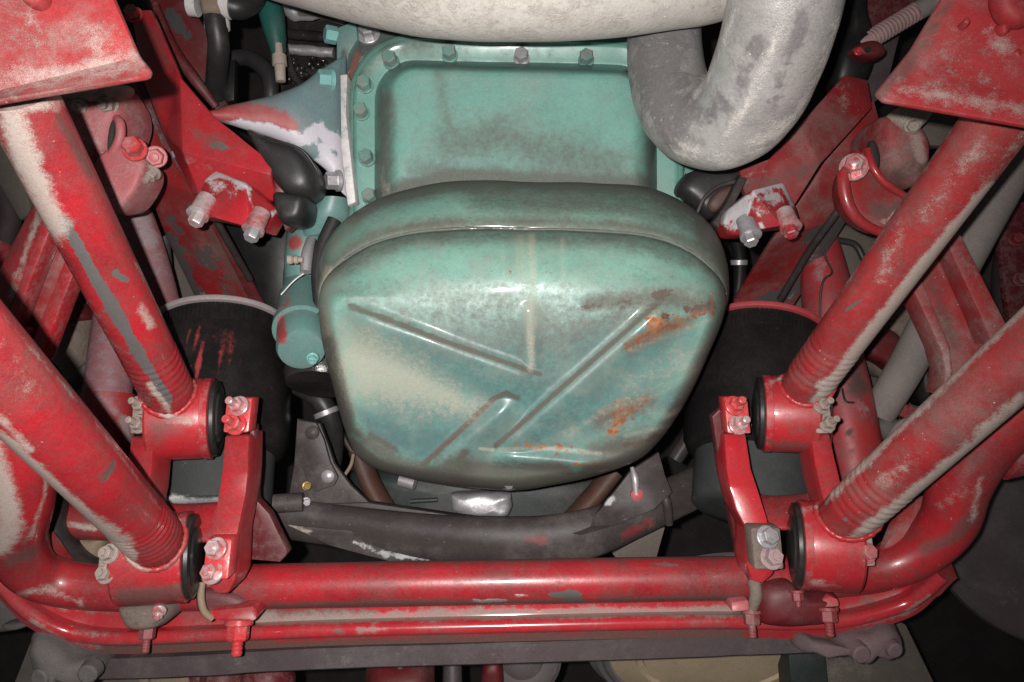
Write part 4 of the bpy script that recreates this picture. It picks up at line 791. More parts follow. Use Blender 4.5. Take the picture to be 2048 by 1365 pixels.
gp = thing('engine_mount_bracket', 'bright red folded bracket with silver-tipped studs holding the left engine mount', 'mount bracket', P(450, 330, 1.08), 'engine mount brackets')
facet('folded_plate', [(262, 20, 1.10), (302, 20, 1.08), (345, 118, 1.06), (360, 155, 1.045), (430, 236, 1.04), (545, 327, 1.04), (541, 350, 1.035), (365, 304, 1.03), (398, 388, 1.06), (552, 402, 1.07), (384, 388, 1.07), (330, 270, 1.09), (284, 155, 1.10)],
      [(0, 1, 2, 12), (12, 2, 3, 7, 11), (3, 4, 5, 6, 7), (7, 6, 9, 8), (11, 7, 8, 10)], .012, M['red_clean'], gp, bevel=.0015, res=.025,
      strokes=[('a_chip', [(452, 285), (448, 300)], 6, .9), ('a_chip', [(472, 318)], 8, .9), ('a_chip', [(424, 292)], 9, .8), ('a_dirt', [(400, 268), (440, 285), (410, 285)], 22, .42), ('a_dust', [(372, 320), (420, 340)], 14, .5), ('a_dirt', [(300, 60), (330, 130)], 24, .35)])
bk = facet('stud_boss', [(410, 357, 1.035), (432, 341, 1.04), (492, 366, 1.0), (556, 420, 1.05), (530, 465, 1.035), (500, 456, .995), (432, 437, .995), (384, 430, 1.02)], [(7, 0, 6), (0, 1, 2), (0, 2, 5, 6), (2, 3, 4, 5)], .05, M['red_clean'], gp, bevel=.003, res=.015,
      strokes=[('a_bare', [(412, 362), (436, 347), (492, 372)], 15, .75), ('a_bare', [(492, 366), (512, 440)], 6, .8), ('a_bare', [(412, 360), (440, 350), (488, 375), (484, 398), (420, 392)], 20, .62, 1), ('a_bare', [(398, 400), (392, 428)], 12, .6), ('a_bare', [(530, 440), (552, 425)], 8, .7), ('a_bare', [(495, 440), (520, 470)], 14, .7)])
for (x, y) in ((402, 418), (512, 448)):
    A = P(x, y, 1.0); a_ = Vector((-.22, .9, -.55))
    lathe('stud_collar', A, a_, [(-.02, .0125), (.006, .013), (.008, .015), (.012, .015), (.013, .011)], M['steel_red'], gp, seg=24)
    bolt(gp, x - 3, y + 12, .992, 26, M['steel_red'] if x < 450 else M['alu'], ax=a_, name='nut', washer=False, h=.95, spin=.4)
facet('mount_cheek', [(545, 355, 1.06), (562, 362, 1.06), (596, 440, 1.08), (570, 462, 1.08), (556, 420, 1.07)], None, .03, M['maroon'], gp, bevel=.002)
# black plate put in for the darkness of the gap, and hoses
bc = facet('black_gap_fill', [(410, 440, 1.33), (575, 440, 1.33), (590, 640, 1.36), (560, 700, 1.36), (500, 560, 1.34)], None, .05, M['black'], bevel=.004, lump=(.003, 20))
tag(bc, 'glossy black plate filling the dark gap behind the left engine mount', 'cover')
up = thing('crossing_bracket', 'dark red chipped bracket at the top beside the white clamped hose', 'bracket', P(390, 110, 1.3))
facet('web', [(290, -20, 1.26), (350, -20, 1.26), (400, 40, 1.27), (440, 110, 1.27), (462, 205, 1.28), (432, 220, 1.26), (390, 160, 1.25), (345, 110, 1.24)], None, .015, M['maroon'], up, bevel=.002, res=.02, strokes=[('a_chip', [(345, 30), (360, 60)], 22, .9), ('a_chip', [(375, 75), (400, 60)], 14, .8), ('a_chip', [(420, 150), (440, 200)], 18, .7), ('a_dirt', [(360, 120), (440, 210)], 30, .6)])
tube('fold', [(310, 10, 1.22, .006), (345, 95, 1.21, .009), (390, 160, 1.21, .009), (432, 214, 1.23, .006)], M['maroon'], up, seg=12)
facet('cheek', [(432, 130, 1.25), (470, 118, 1.25), (468, 200, 1.25), (450, 205, 1.25)], None, .02, M['black'], up, bevel=.002)
bolt(up, 268, 30, 1.08, 24, M['bolt_red'], name='bolt')
hs = thing('coolant_hose', 'black hose tee with three pale clamps at the top left', 'hose', P(430, 40, 1.2))
tube('hose', [(425, -10, 1.17, .015), (430, 40, 1.17, .0165), (437, 85, 1.18, .0165), (436, 122, 1.20, .017), (430, 190, 1.26, .017)], M['rubber'], hs, seg=24)
tube('hose', [(452, 10, 1.17, .018), (480, 14, 1.18, .0195), (505, -5, 1.2, .020), (520, -50, 1.22, .02)], M['rubber'], hs, seg=24)
puff('tee_body', [(405, -15), (445, -15), (448, 20), (440, 34), (412, 34), (404, 18)], 1.165, .018, M['tan_panel'], hs, n=4)
lathe('clamp', P(434, 42, 1.18), Vector((.04, 1, .02)), [(0, .0185), (.001, .0195), (.012, .0195), (.013, .0185)], M['white_band'], hs, seg=28)
lathe('clamp', P(444, 8, 1.17), Vector((1, .15, .05)), [(0, .0205), (.001, .0215), (.014, .0215), (.015, .0205)], M['white_band'], hs, seg=28)
lathe('clamp', P(378, 8, 1.17), Vector((1, .1, 0)), [(0, .0175), (.001, .0185), (.014, .0185), (.015, .0175)], M['white_band'], hs, seg=28)
hh = tube('curved_hose', [(455, 118, 1.3, .013), (500, 118, 1.29, .014), (536, 150, 1.28, .014), (542, 200, 1.28, .013), (540, 240, 1.3, .013)], M['rubber'], None, seg=24)
tag(hh, 'curved dark rubber hose arching behind the engine mount arm', 'hose')
gp2 = thing('fuel_pipe', 'dark green pipe ending in a corroded brass fitting at the top', 'pipe', P(555, 80, 1.25))
tube('pipe', [(527, -40, 1.26, .020), (545, 40, 1.25, .020), (556, 100, 1.25, .013), (558, 112, 1.25, .010)], M['green'], gp2, seg=24)
lathe('fitting', P(557, 88, 1.23), Vector((.06, 1, 0)), [(0, .006), (.018, .007), (.019, .0115), (.036, .012), (.037, .009), (.062, .008), (.063, 0)], M['cast_sand'], gp2, seg=14)
# upper left hanger with dusty nuts
hg = thing('spring_hanger', 'dusty pink cast hanger with red bolt and crusted nuts beside the top left rod', 'hanger', P(220, 300, 1.0), 'hangers')
puff('casting', [(118, 186), (160, 172), (215, 165), (250, 178), (256, 230), (248, 262), (238, 290), (212, 322), (180, 330), (150, 300), (125, 240)], 1.02, .03, M['cast_pink'], hg, back=.08, power=.35, top=.96, lump=(.002, 30))
puff('lug', [(196, 322), (232, 292), (268, 302), (290, 322), (289, 352), (268, 392), (232, 424), (206, 408), (190, 366)], .985, .010, M['cast_pink'], hg, back=.06, power=.2, top=.98, lump=(.002, 30))
tube('slot_rim', [(214, 314, .985, .005), (228, 302, .98, .006), (240, 275, .975, .006), (240, 248, .975, .006), (233, 236, .98, .005)], M['cast_pink'], hg, seg=12)
puff('slot_shade', [(216, 300), (219, 262), (227, 238), (231, 250), (228, 280)], .984, .004, M['void'], hg, back=.01, n=4, rings=4)  # dark lump painted in for the shade inside the slot
bolt(hg, 270, 300, .97, 33, M['bolt_red'], ax=(.2, -.15, -1), name='bolt', h=.8)
bolt(hg, 312, 314, 1.0, 30, M['bolt_pink'], ax=(.3, .3, -1), name='bolt', stud=.3)
bolt(hg, 305, 345, 1.0, 24, M['bolt_dusty'], ax=(-.2, .7, -.6), name='bolt', stud=.5)
for x, y in ((166, 212), (218, 208)): bolt(hg, x, y, .995, 27, M['bolt_dusty'], ax=(.1, .4, -1), name='bolt', stud=.6, h=.7)
puff('mud_crust', [(125, 185), (180, 176), (250, 168), (254, 186), (220, 200), (150, 204)], .992, .012, M['cast_sand'], hg, back=.02, lump=(.004, 60))
# flared brackets in the top corners
cb = thing('corner_bracket', 'dusty red flared bracket filling the top left corner', 'bracket', P(110, 60, .6), 'corner brackets')
facet('shell', [(-240, -190, 0.565), (150, -190, 0.585), (229, 2, 0.585), (274, 108, 0.580), (300, 140, 0.570), (294, 154, 0.565), (-240, 246, 0.555)], None, .008, M['red_dusty'], cb, bevel=.003, res=.015, strokes=[('a_dust', [(0, 165), (100, 145), (270, 130)], 30, .60), ('a_dust', [(40, 150), (90, 160)], 40, .4), ('a_dust', [(180, 60), (220, 110)], 40, .35), ('a_dust', [(20, 40), (60, 45), (110, 25)], 12, .7), ('a_dirt', [(280, 150), (150, 178), (0, 200)], 7, .4)])
puff('dimple', [(48, -10), (90, -12), (88, 8), (70, 16), (52, 8)], .57, .008, M['red_dusty'], cb, back=.01)
cb = thing('corner_bracket', 'dusty red flared bracket filling the top right corner', 'bracket', P(1930, 60, .64), 'corner brackets')
facet('shell', [(2260, -180, .59), (2260, 289, .575), (1772, 203, .60), (1753, 186, .605), (1826, 96, .615), (1990, -180, .615)], None, .008, M['red_dusty'], cb, bevel=.003, res=.015, strokes=[('a_dust', [(1800, 180), (1950, 205), (2048, 225)], 26, .5), ('a_dirt', [(1900, 0), (1835, 100), (1760, 190)], 16, .75), ('a_dust', [(1990, 60), (2010, 110)], 40, .4)])
puff('dimple', [(1990, -20), (2060, -20), (2070, 40), (2030, 55), (1996, 30)], .595, .01, M['red_dusty'], cb, back=.01)
for x, y, w in ((2005, 62, 16), (2030, 110, 12), (1930, 45, 8)): puff('paint_blister', [(x - w, y), (x, y - w), (x + w, y), (x, y + w)], .603, .006, M['red_dusty'], cb, back=.01, lump=(.003, 60))

# left channel strut, shock tubes and crusted chamber
cs_ = thing('channel_strut', 'red pressed channel strut between the two rods at the left edge', 'channel strut', P(70, 540, .95), 'channel struts')
facet('outer_flange', [(84, 370, .98), (104, 410, .955), (18, 622, .95), (-20, 700, .95), (-20, 575, .965)], None, .012, M['red'], cs_, bevel=.003, res=.02, strokes=[('a_dust', [(84, 400), (60, 480), (20, 600)], 15, .7), ('a_dust', [(70, 400), (100, 430)], 24, .5)])
facet('lip', [(100, 414, .95), (112, 430, .95), (20, 668, .945), (10, 640, .945)], None, .03, M['red_clean'], cs_, bevel=.003)
facet('web', [(108, 425, .985), (142, 500, .985), (84, 680, .98), (20, 668, .98)], None, .01, M['rail'], cs_, bevel=.002)
facet('inner_flange', [(138, 496, .955), (153, 532, .955), (80, 722, .95), (60, 690, .955)], None, .03, M['red_clean'], cs_, bevel=.003)
for x, y in ((34, 640), (52, 668)): lathe('rivet', P(x, y, .975), Vector((0, 0, -1)), [(-.004, .011), (.002, .011), (.008, .007), (.009, 0)], M['red'], cs_, seg=18)
sa = thing('shock_absorber', 'dusty grey pink shock absorber tube beside the left air spring', 'shock absorber', P(220, 800, 1.2), 'shock absorbers')
tube('upper_tube', [(238, 560, 1.24, .030), (226, 680, 1.21, .034), (214, 800, 1.19, .036)], M['shock'], sa, seg=32, n=14)
tube('lower_tube', [(216, 790, 1.185, .039), (212, 850, 1.175, .041), (208, 960, 1.15, .041), (190, 1040, 1.13, .04)], M['shock_red'], sa, seg=32, n=14, strokes=[('a_dust', [(250, 840), (262, 900), (255, 960)], 18, .85), ('a_dust', [(200, 800), (230, 820)], 22, .6)])
s2 = tube('brake_rod', [(240, 360, 1.24, .028), (285, 480, 1.25, .030), (320, 600, 1.27, .030), (332, 660, 1.28, .028)], M['shock'], None, seg=28, n=14, strokes=[('a_dust', [(285, 430), (300, 480)], 30, .6)])
tag(s2, 'mauve dusty tube between the top left rod and the frame rail', 'tube')
br = thing('brake_chamber', 'mud crusted brake chamber behind the left channel strut', 'brake chamber', P(140, 680, 1.35))
puff('chamber', [(95, 660), (120, 630), (165, 620), (195, 640), (190, 720), (160, 770), (118, 760), (96, 720)], 1.34, .05, M['crust'], br, back=.08, lump=(.005, 30))
puff('dome', [(118, 625), (140, 604), (170, 612), (184, 636), (160, 646), (126, 642)], 1.32, .03, M['maroon'], br, back=.05)
tube('push_rod', [(135, 780, 1.25, .012), (175, 740, 1.26, .012), (195, 730, 1.27, .012)], M['cast_grey'], br, seg=16)
facet('strap', [(200, 560, 1.33), (330, 470, 1.33), (345, 640, 1.34), (260, 720, 1.34), (205, 640, 1.34)], None, .02, M['cast_grey'], br, bevel=.002)
hub = thing('hub_lever', 'red and tan hub pieces with dark hoop beneath the lower left rod', 'hub', P(140, 1050, 1.05))
tube('hoop', [(104, 985, 1.06, .016), (112, 1060, 1.06, .018), (140, 1120, 1.06, .02), (200, 1160, 1.06, .02)], M['rubber'], hub, seg=24, sq=1.5)
tube('red_rail', [(76, 1040, 1.04, .012), (98, 1090, 1.04, .012), (125, 1135, 1.03, .012)], M['red_dusty'], hub, seg=18)
loft('red_barrel', [(112, 1010, 1.10, 116, 1050, 1.10, .02), (140, 1005, 1.09, 142, 1075, 1.09, .03), (200, 1015, 1.09, 200, 1080, 1.09, .03), (240, 1030, 1.09, 236, 1080, 1.09, .02)], M['red'], hub, strokes=[('a_dust', [(112, 1020), (120, 1050)], 16, .9), ('a_dust', [(140, 1050), (190, 1058)], 12, .8)])
puff('tan_cup', [(134, 1062), (180, 1072), (212, 1076), (205, 1110), (196, 1124), (160, 1110), (142, 1090)], 1.10, .02, M['tan_panel'], hub, back=.04)
puff('cap', [(116, 985), (130, 988), (132, 1004), (118, 1010), (112, 998)], 1.09, .01, M['tan_panel'], hub, n=4)

# ------------------------------------------------------------------ right side: rail, mount, hanger, channel, tubes
fr = thing('frame_rail', 'red frame rail with grey primer patches slanting down to the right air spring', 'frame rail', P(1600, 460, 1.2), 'frame rails')
facet('web', [(1705, 232, 1.14), (1748, 200, 1.14), (1762, 250, 1.15), (1735, 360, 1.16), (1700, 432, 1.20), (1640, 530, 1.28), (1566, 645, 1.38), (1462, 655, 1.38), (1470, 600, 1.34), (1545, 480, 1.19), (1620, 372, 1.16)], [(0, 1, 2, 3, 10), (10, 3, 4, 9), (9, 4, 5, 8), (8, 5, 6, 7)], .02, M['rail'], fr, bevel=.002, res=.02,
      strokes=[('a_chip', [(1690, 432), (1640, 500), (1600, 560), (1530, 610)], 34, .72), ('a_chip', [(1620, 470), (1660, 460)], 22, .6), ('a_dust', [(1618, 520), (1628, 500)], 14, .9), ('a_chip', [(1540, 640), (1600, 570)], 22, .6), ('a_dust', [(1560, 640), (1590, 580)], 10, .5)])
gp = thing('engine_mount_bracket', 'red bracket with plastic-wrapped looking studs holding the right engine mount', 'mount bracket', P(1560, 360, 1.1), 'engine mount brackets')
facet('folded_plate', [(1480, 340, 1.06), (1540, 318, 1.05), (1600, 250, 1.05), (1690, 150, 1.08), (1735, 160, 1.10), (1745, 215, 1.09), (1640, 330, 1.05), (1590, 410, 1.07), (1500, 420, 1.09), (1484, 372, 1.08)], [(0, 1, 8, 9), (1, 2, 6, 7, 8), (2, 3, 4, 5, 6)], .012, M['rail'], gp, bevel=.002, res=.02,
      strokes=[('a_dust', [(1490, 355), (1560, 350)], 20, .42), ('a_dirt', [(1500, 370), (1600, 345), (1650, 330)], 22, .5), ('a_dust', [(1640, 170), (1700, 200)], 40, .3)])
facet('stud_boss', [(1446, 446, 1.03), (1455, 420, 1.03), (1505, 380, 1.0), (1567, 364, 1.04), (1592, 415, 1.05), (1602, 450, 1.04), (1565, 452, 1.0), (1515, 460, 1.0), (1490, 470, .995), (1462, 470, 1.02)], [(0, 1, 9), (1, 2, 8, 9), (2, 3, 6, 7, 8), (3, 4, 5, 6)], .05, M['red_clean'], gp, bevel=.003, res=.012,
      strokes=[('a_bare', [(1450, 440), (1490, 400), (1480, 450)], 24, .85), ('a_bare', [(1508, 382), (1565, 368), (1585, 410)], 11, .8), ('a_bare', [(1510, 380), (1486, 452)], 5, .9), ('a_bare', [(1518, 430), (1522, 455)], 11, .72), ('a_bare', [(1512, 384), (1562, 370), (1580, 405), (1525, 425), (1500, 420)], 20, .66, 1), ('a_bare', [(1455, 430), (1500, 390), (1486, 455), (1460, 462)], 16, .8, 1)])
for (x, y, mt) in ((1498, 462, 'alu'), (1578, 446, 'red_clean')):
    A = P(x, y, 1.0); a_ = Vector((.12, .9, -.6))
    lathe('stud_collar', A, a_, [(-.02, .012), (.004, .0125), (.006, .0145), (.010, .0145), (.011, .011)], M['alu' if mt == 'alu' else 'steel_red'], gp, seg=24)
    bolt(gp, x, y + 11, .992, 25, M[mt], ax=a_, name='nut', washer=False, h=.8, spin=.4)
facet('mount_cheek', [(1424, 446, 1.06), (1450, 412, 1.05), (1482, 345, 1.07), (1500, 350, 1.07), (1460, 425, 1.05), (1448, 464, 1.05)], None, .03, M['frame_grey'], gp, bevel=.002)
rub = thing('rubber_mount', 'black rubber engine mount block under the bend of the exhaust elbow', 'rubber mount', P(1420, 390, 1.15), 'rubber engine mounts')
puff('pad', [(1350, 385), (1372, 350), (1420, 340), (1490, 342), (1478, 385), (1440, 425), (1410, 440), (1380, 415)], 1.12, .03, M['rubber'], rub, back=.06, power=.4, top=.95, lump=(.002, 25))
tube('steel_rim', [(1395, 425, 1.08, .003), (1410, 395, 1.075, .003), (1440, 372, 1.075, .003), (1480, 362, 1.08, .003)], M['frame_grey'], rub, seg=10)
puff('rust_face', [(1415, 408), (1435, 382), (1470, 370), (1478, 380), (1445, 415), (1425, 425)], 1.09, .01, M['rust_ring'], rub, back=.02)
hg = thing('spring_hanger', 'red hooked hanger with chrome bolt beside the top right rod', 'hanger', P(1750, 340, 1.0), 'hangers')
puff('hook', [(1690, 352), (1702, 322), (1722, 304), (1742, 302), (1752, 330), (1770, 368), (1815, 395), (1810, 430), (1766, 464), (1728, 448), (1702, 420), (1690, 390)], .99, .006, M['rail'], hg, back=.05, power=.25, top=.97, strokes=[('a_dirt', [(1740, 350), (1760, 420), (1800, 420)], 30, .6), ('a_dust', [(1770, 445), (1800, 425)], 20, .8)])
tube('hook_band', [(1712, 308, .985, .006), (1692, 330, .975, .007), (1687, 365, .97, .008), (1697, 412, .97, .008), (1724, 446, .975, .007), (1768, 468, .98, .006)], M['red_clean'], hg, seg=20)
tube('hook_lip', [(1735, 300, .965, .0045), (1746, 335, .955, .005), (1770, 366, .955, .005), (1812, 394, .96, .0045)], M['red_clean'], hg, seg=12)
puff('hub', [(1748, 246), (1770, 236), (1800, 240), (1832, 262), (1848, 300), (1842, 350), (1820, 376), (1790, 366), (1762, 342), (1748, 300)], 1.03, .03, M['red_dusty'], hg, back=.08, power=.4, top=.95, strokes=[('a_dirt', [(1800, 350), (1840, 330)], 30, .6), ('a_dust', [(1830, 270), (1845, 320)], 18, .8)])
puff('slot_shade', [(1738, 290), (1748, 282), (1758, 310), (1756, 338), (1746, 330)], .985, .004, M['void'], hg, back=.01, n=4, rings=4)  # near-black lump in place of the slot's shaded inside
bolt(hg, 1708, 335, .965, 33, M['steel_red'], ax=(-.45, -.1, -1), name='bolt', h=.75, stud=.35, washer_r=.85)
puff('mud_crust', [(1786, 224), (1820, 214), (1858, 222), (1846, 252), (1826, 272), (1800, 258)], 1.0, .015, M['cast_sand'], hg, back=.03, lump=(.004, 60))
bolt(hg, 1822, 250, .99, 20, M['cast_sand'], ax=(0, .6, -1), name='bolt')
facet('dark_gap_plate', [(1838, 260, 1.1), (1866, 226, 1.1), (1915, 235, 1.1), (1890, 292, 1.1), (1850, 290, 1.1)], None, .02, M['floor_panel'], hg, bevel=.001)
bkl = thing('shift_linkage', 'black linkage casting with a holed red lever right of the exhaust elbow', 'linkage', P(1715, 110, 1.15))
puff('casting', [(1690, -20), (1720, -20), (1730, 40), (1742, 100), (1735, 150), (1715, 182), (1672, 180), (1660, 140), (1680, 60)], 1.17, .03, M['black'], bkl, back=.05, lump=(.003, 30))
V_ = puff('lever', [(1700, 102), (1720, 88), (1748, 84), (1768, 98), (1766, 112), (1745, 120), (1718, 116)], 1.11, .012, M['maroon'], bkl, back=.02)
lathe('hole_shade', P(1736, 99, 1.096), Vector((.1, 0, -1)), [(-.002, .0045), (.0022, .0045), (.0022, 0)], M['void'], bkl, seg=14)  # raised dark disc, coloured as the shade in the lever's hole
bolt(bkl, 1716, 104, 1.098, 11, M['bolt_red'], name='bolt')
facet('pointer', [(1652, 195, 1.12), (1668, 185, 1.12), (1650, 230, 1.12), (1636, 236, 1.12)], None, .008, M['red_clean'], bkl, bevel=.001)
sp = thing('coil_spring', 'dusty pale coil spring on a sloping rod at the top right', 'spring', P(1790, 60, 1.15))
A = P(1736, 82, 1.15); B = P(1842, 18, 1.13); ax = (B - A); L_ = ax.length; ax.normalize(); u = Vector((0, 0, 1)); v = ax.cross(u)
V = []; Fc = []; n = 15 * 16; S = 8
ctr = [A + ax * (L_ * i / n) + (u * math.cos(2 * math.pi * 15 * i / n) + v * math.sin(2 * math.pi * 15 * i / n)) * .013 for i in range(n + 1)]
rg = [[p + (a2 * math.cos(q) + b2 * math.sin(q)) * .0024 for q in [2 * math.pi * k / S for k in range(S)]] for (t_, a2, b2), p in zip(frames(ctr), ctr)]
V, Fc = rings_to_mesh(rg); mesh('coil', V, Fc, M['spring'], sp, sharp=70)
tube('core_rod', [(1720, 92, 1.15, .010), (1842, 18, 1.13, .010), (1880, -6, 1.12, .010)], M['spring'], sp, seg=16)
tube('sleeve', [(1836, 22, 1.13, .015), (1870, 2, 1.12, .015)], M['tan_tube'], sp, seg=20)
dk = thing('upper_frame_plate', 'dull mauve frame plates behind the coil spring', 'frame plate', P(1760, 130, 1.3))
facet('upper_plate', [(1700, -20, 1.3), (1880, -20, 1.3), (1760, 90, 1.3), (1720, 70, 1.3)], None, .02, M['maroon'], dk, bevel=.002)
facet('lower_plate', [(1728, 100, 1.28), (1800, 70, 1.28), (1770, 190, 1.28), (1700, 240, 1.28), (1690, 200, 1.28)], None, .02, M['beam_dark'], dk, bevel=.002)
cs_ = thing('channel_strut', 'dusty rose pressed channel strut between the two rods on the right', 'channel strut', P(1920, 600, .97), 'channel struts')
facet('inner_flange', [(1808, 540, .965), (1834, 536, .965), (1900, 690, .955), (1906, 740, .95), (1902, 790, .95), (1884, 790, .95), (1892, 740, .955), (1880, 695, .955)], [(0, 1, 2, 7), (7, 2, 3, 6), (6, 3, 4, 5)], .04, M['red_dusty'], cs_, bevel=.003, res=.02, strokes=[('a_dust', [(1880, 680), (1900, 750)], 20, .3), ('a_tint', [(1, 1)], 1, .1)])
facet('web', [(1828, 520, 1.0), (1880, 460, 1.0), (1962, 620, .99), (1975, 680, .985), (1930, 760, .98), (1890, 800, .98), (1885, 700, .99)], None, .01, M['red_dusty'], cs_, bevel=.002, res=.02, strokes=[('a_dirt', [(1850, 540), (1905, 690)], 22, .42), ('a_dirt', [(1885, 500), (1960, 640)], 16, .5)])
facet('outer_flange', [(1880, 440, .965), (1912, 448, .965), (1962, 548, .96), (2020, 660, .95), (1985, 690, .95), (1965, 640, .955), (1900, 500, .965)], [(0, 1, 2, 6), (6, 2, 3, 4, 5)], .04, M['red_dusty'], cs_, bevel=.003, res=.02)
tt = tube('tan_tube', [(2110, 180, 1.10, .028), (2030, 330, 1.12, .028), (1955, 465, 1.14, .0285), (1862, 640, 1.18, .0285), (1812, 735, 1.2, .028), (1755, 830, 1.22, .026)], M['tan_tube'], None, n=14, seg=36)
tag(tt, 'thick tan dusty tube slanting behind the right channel strut', 'tube')
sa = thing('shock_absorber', 'red shock absorber tube with a loose black wire beside the right air spring', 'shock absorber', P(1690, 720, 1.25), 'shock absorbers')
tube('upper_tube', [(1630, 440, 1.32, .026), (1644, 520, 1.30, .036), (1655, 600, 1.28, .042), (1672, 720, 1.26, .042)], M['shock_red'], sa, n=14, seg=32, strokes=[('a_dust', [(1640, 500), (1640, 545)], 34, .45), ('a_dust', [(1620, 640), (1640, 700)], 40, .35)])
tube('lower_tube', [(1668, 700, 1.25, .043), (1690, 820, 1.22, .046), (1712, 960, 1.19, .047), (1725, 1040, 1.17, .047)], M['shock_red'], sa, n=14, seg=32, strokes=[('a_dirt', [(1700, 700), (1715, 780)], 30, .6), ('a_dirt', [(1700, 860), (1703, 868)], 7, .9), ('a_dust', [(1700, 800), (1730, 820)], 16, .4)])
tube('wire', [(1644, 488, 1.255, .0018), (1652, 518, 1.25, .0018), (1664, 545, 1.24, .0018), (1648, 560, 1.235, .0018), (1641, 590, 1.235, .0018), (1640, 640, 1.235, .0018)], M['wire'], sa, seg=8)
tube('wire', [(1682, 760, 1.20, .0018), (1690, 800, 1.175, .0018), (1708, 806, 1.175, .0018)], M['wire'], sa, seg=8)
br = thing('brake_chamber', 'red and brown brake parts behind the upper right rod', 'brake chamber', P(1800, 700, 1.35))
puff('chamber', [(1715, 690), (1760, 600), (1820, 590), (1850, 650), (1790, 740), (1750, 750)], 1.36, .05, M['crust'], br, back=.08, lump=(.005, 30))
puff('red_cap', [(1722, 690), (1760, 655), (1800, 680), (1786, 742), (1760, 728), (1730, 712)], 1.31, .02, M['maroon'], br, back=.05)
puff('lower_lump', [(1745, 850), (1770, 830), (1798, 845), (1796, 872), (1765, 880)], 1.24, .02, M['cast_grey'], br, back=.05)
facet('red_link', [(1786, 826, 1.24), (1806, 806, 1.24), (1845, 820, 1.24), (1830, 846, 1.24)], None, .03, M['red'], br, bevel=.003)
puff('dark_lump', [(1830, 720), (1880, 700), (1895, 760), (1860, 810), (1830, 800)], 1.36, .03, M['black'], br, back=.05, lump=(.004, 40))
puff('rear_cap', [(1850, 690), (1885, 680), (1895, 730), (1860, 750)], 1.33, .02, M['maroon'], br, back=.05)
puff('dark_plate', [(1660, 470), (1720, 450), (1760, 500), (1700, 580)], 1.36, .02, M['floor_panel'], br, back=.03)
tube('loop', [(1672, 480, 1.33, .006), (1710, 490, 1.33, .006), (1728, 520, 1.33, .006)], M['rubber'], br, seg=12)
jt = thing('bar_joint', 'dusty red joint collar at the right edge above the stabiliser bend', 'joint', P(2000, 880, .92))
lathe('collar', P(1985, 900, .92), Vector((1, -.25, -.1)), [(0, .03), (.003, .038), (.02, .038), (.022, .03), (.08, .034)], M['red_dusty'], jt, seg=40)
facet('blade', [(1992, 832, .9), (2000, 830, .9), (1996, 890, .9), (1988, 890, .9)], None, .02, M['red_clean'], jt, bevel=.001)
loft('gusset', [(1800, 1010, .99, 1760, 1100, .97, .01), (1850, 990, .98, 1850, 1085, .96, .014), (1880, 985, .97, 1890, 1060, .96, .01)], M['red_dusty'], jt, strokes=[('a_dust', [(1860, 1000), (1866, 1050)], 10, .7)])

# ------------------------------------------------------------------ what shows along the bottom edge
wr = thing('lid_disc', 'tan round lid with bright ribbed metal rim at the bottom edge', 'lid', P(1440, 1300, 1.35))
A = P(1440, 1296, 1.24); ax = Vector((0, .62, -.78))
lathe('rim', A, ax, [(-.03, .17), (-.03, .219), (-.022, .223), (-.012, .221), (-.008, .213), (0, .211), (.004, .205), (.002, .199), (.007, .195), (.010, .190), (.009, .184), (.0, .180)], M['steel'], wr, seg=140)
lathe('lid', A, ax, [(.002, .184), (.006, .178), (.007, .142), (.001, .137), (.001, .131), (.008, .127), (.010, 0)], M['lid'], wr, seg=140)
p1 = facet('support_post', [(1576, 1296, 1.2), (1650, 1292, 1.2), (1660, 1400, 1.2), (1584, 1400, 1.2)], None, .06, M['gearbox'], bevel=.003)
tag(p1, 'dark green post beside the tan lid at the bottom edge', 'post')
p2 = facet('floor_panel', [(1640, 1296, 1.25), (1788, 1240, 1.25), (1812, 1250, 1.25), (1885, 1400, 1.25), (1640, 1400, 1.25)], None, .02, M['floor_panel'], bevel=.002, res=.03, strokes=[('a_dust', [(1670, 1340), (1730, 1330)], 50, .5)])
tag(p2, 'brown grey angled panel below the mauve cast beam end', 'panel')
p3 = facet('floor_panel', [(15, 1400, 1.25), (72, 1255, 1.25), (200, 1240, 1.25), (280, 1345, 1.25), (270, 1400, 1.25)], None, .02, M['floor_panel'], bevel=.002)
tag(p3, 'grey brown panel behind the grey cast beam end', 'panel')
p4 = thing('tan_box', 'tan and red box piece at the bottom edge left of centre', 'box', P(330, 1350, 1.2))
facet('face', [(276, 1334, 1.18), (296, 1330, 1.18), (296, 1400, 1.18), (276, 1400, 1.18)], None, .05, M['tan_panel'], p4, bevel=.002)
facet('side', [(298, 1332, 1.19), (372, 1330, 1.19), (382, 1400, 1.19), (298, 1400, 1.19)], None, .05, M['tan_panel'], p4, bevel=.002, res=.02)
facet('end', [(374, 1330, 1.18), (398, 1330, 1.18), (400, 1400, 1.18), (384, 1400, 1.18)], None, .05, M['maroon'], p4, bevel=.002)
p5 = thing('red_drum', 'dark red drums half hidden under the lower beam at the bottom edge', 'drum', P(500, 1370, 1.25))
for x in (440, 530): lathe('drum', P(x, 1390, 1.24), Vector((.1, -1, .35)), [(-.05, .045), (.03, .045), (.04, .04), (.04, 0)], M['maroon'], p5, seg=36)
p6 = thing('red_canister', 'glossy dark red canister with a pinpoint highlight under the lower beam', 'canister', P(800, 1360, 1.2))
loft('body', [(735, 1318, 1.24, 738, 1420, 1.24, .02), (760, 1314, 1.23, 760, 1420, 1.23, .045), (810, 1312, 1.23, 810, 1420, 1.23, .055), (850, 1314, 1.23, 850, 1420, 1.23, .045), (868, 1320, 1.24, 868, 1420, 1.24, .02)], M['maroon'], p6)
puff('knob', [(790, 1318), (808, 1316), (808, 1334), (796, 1336)], 1.19, .01, M['crust'], p6, n=4, back=.02)
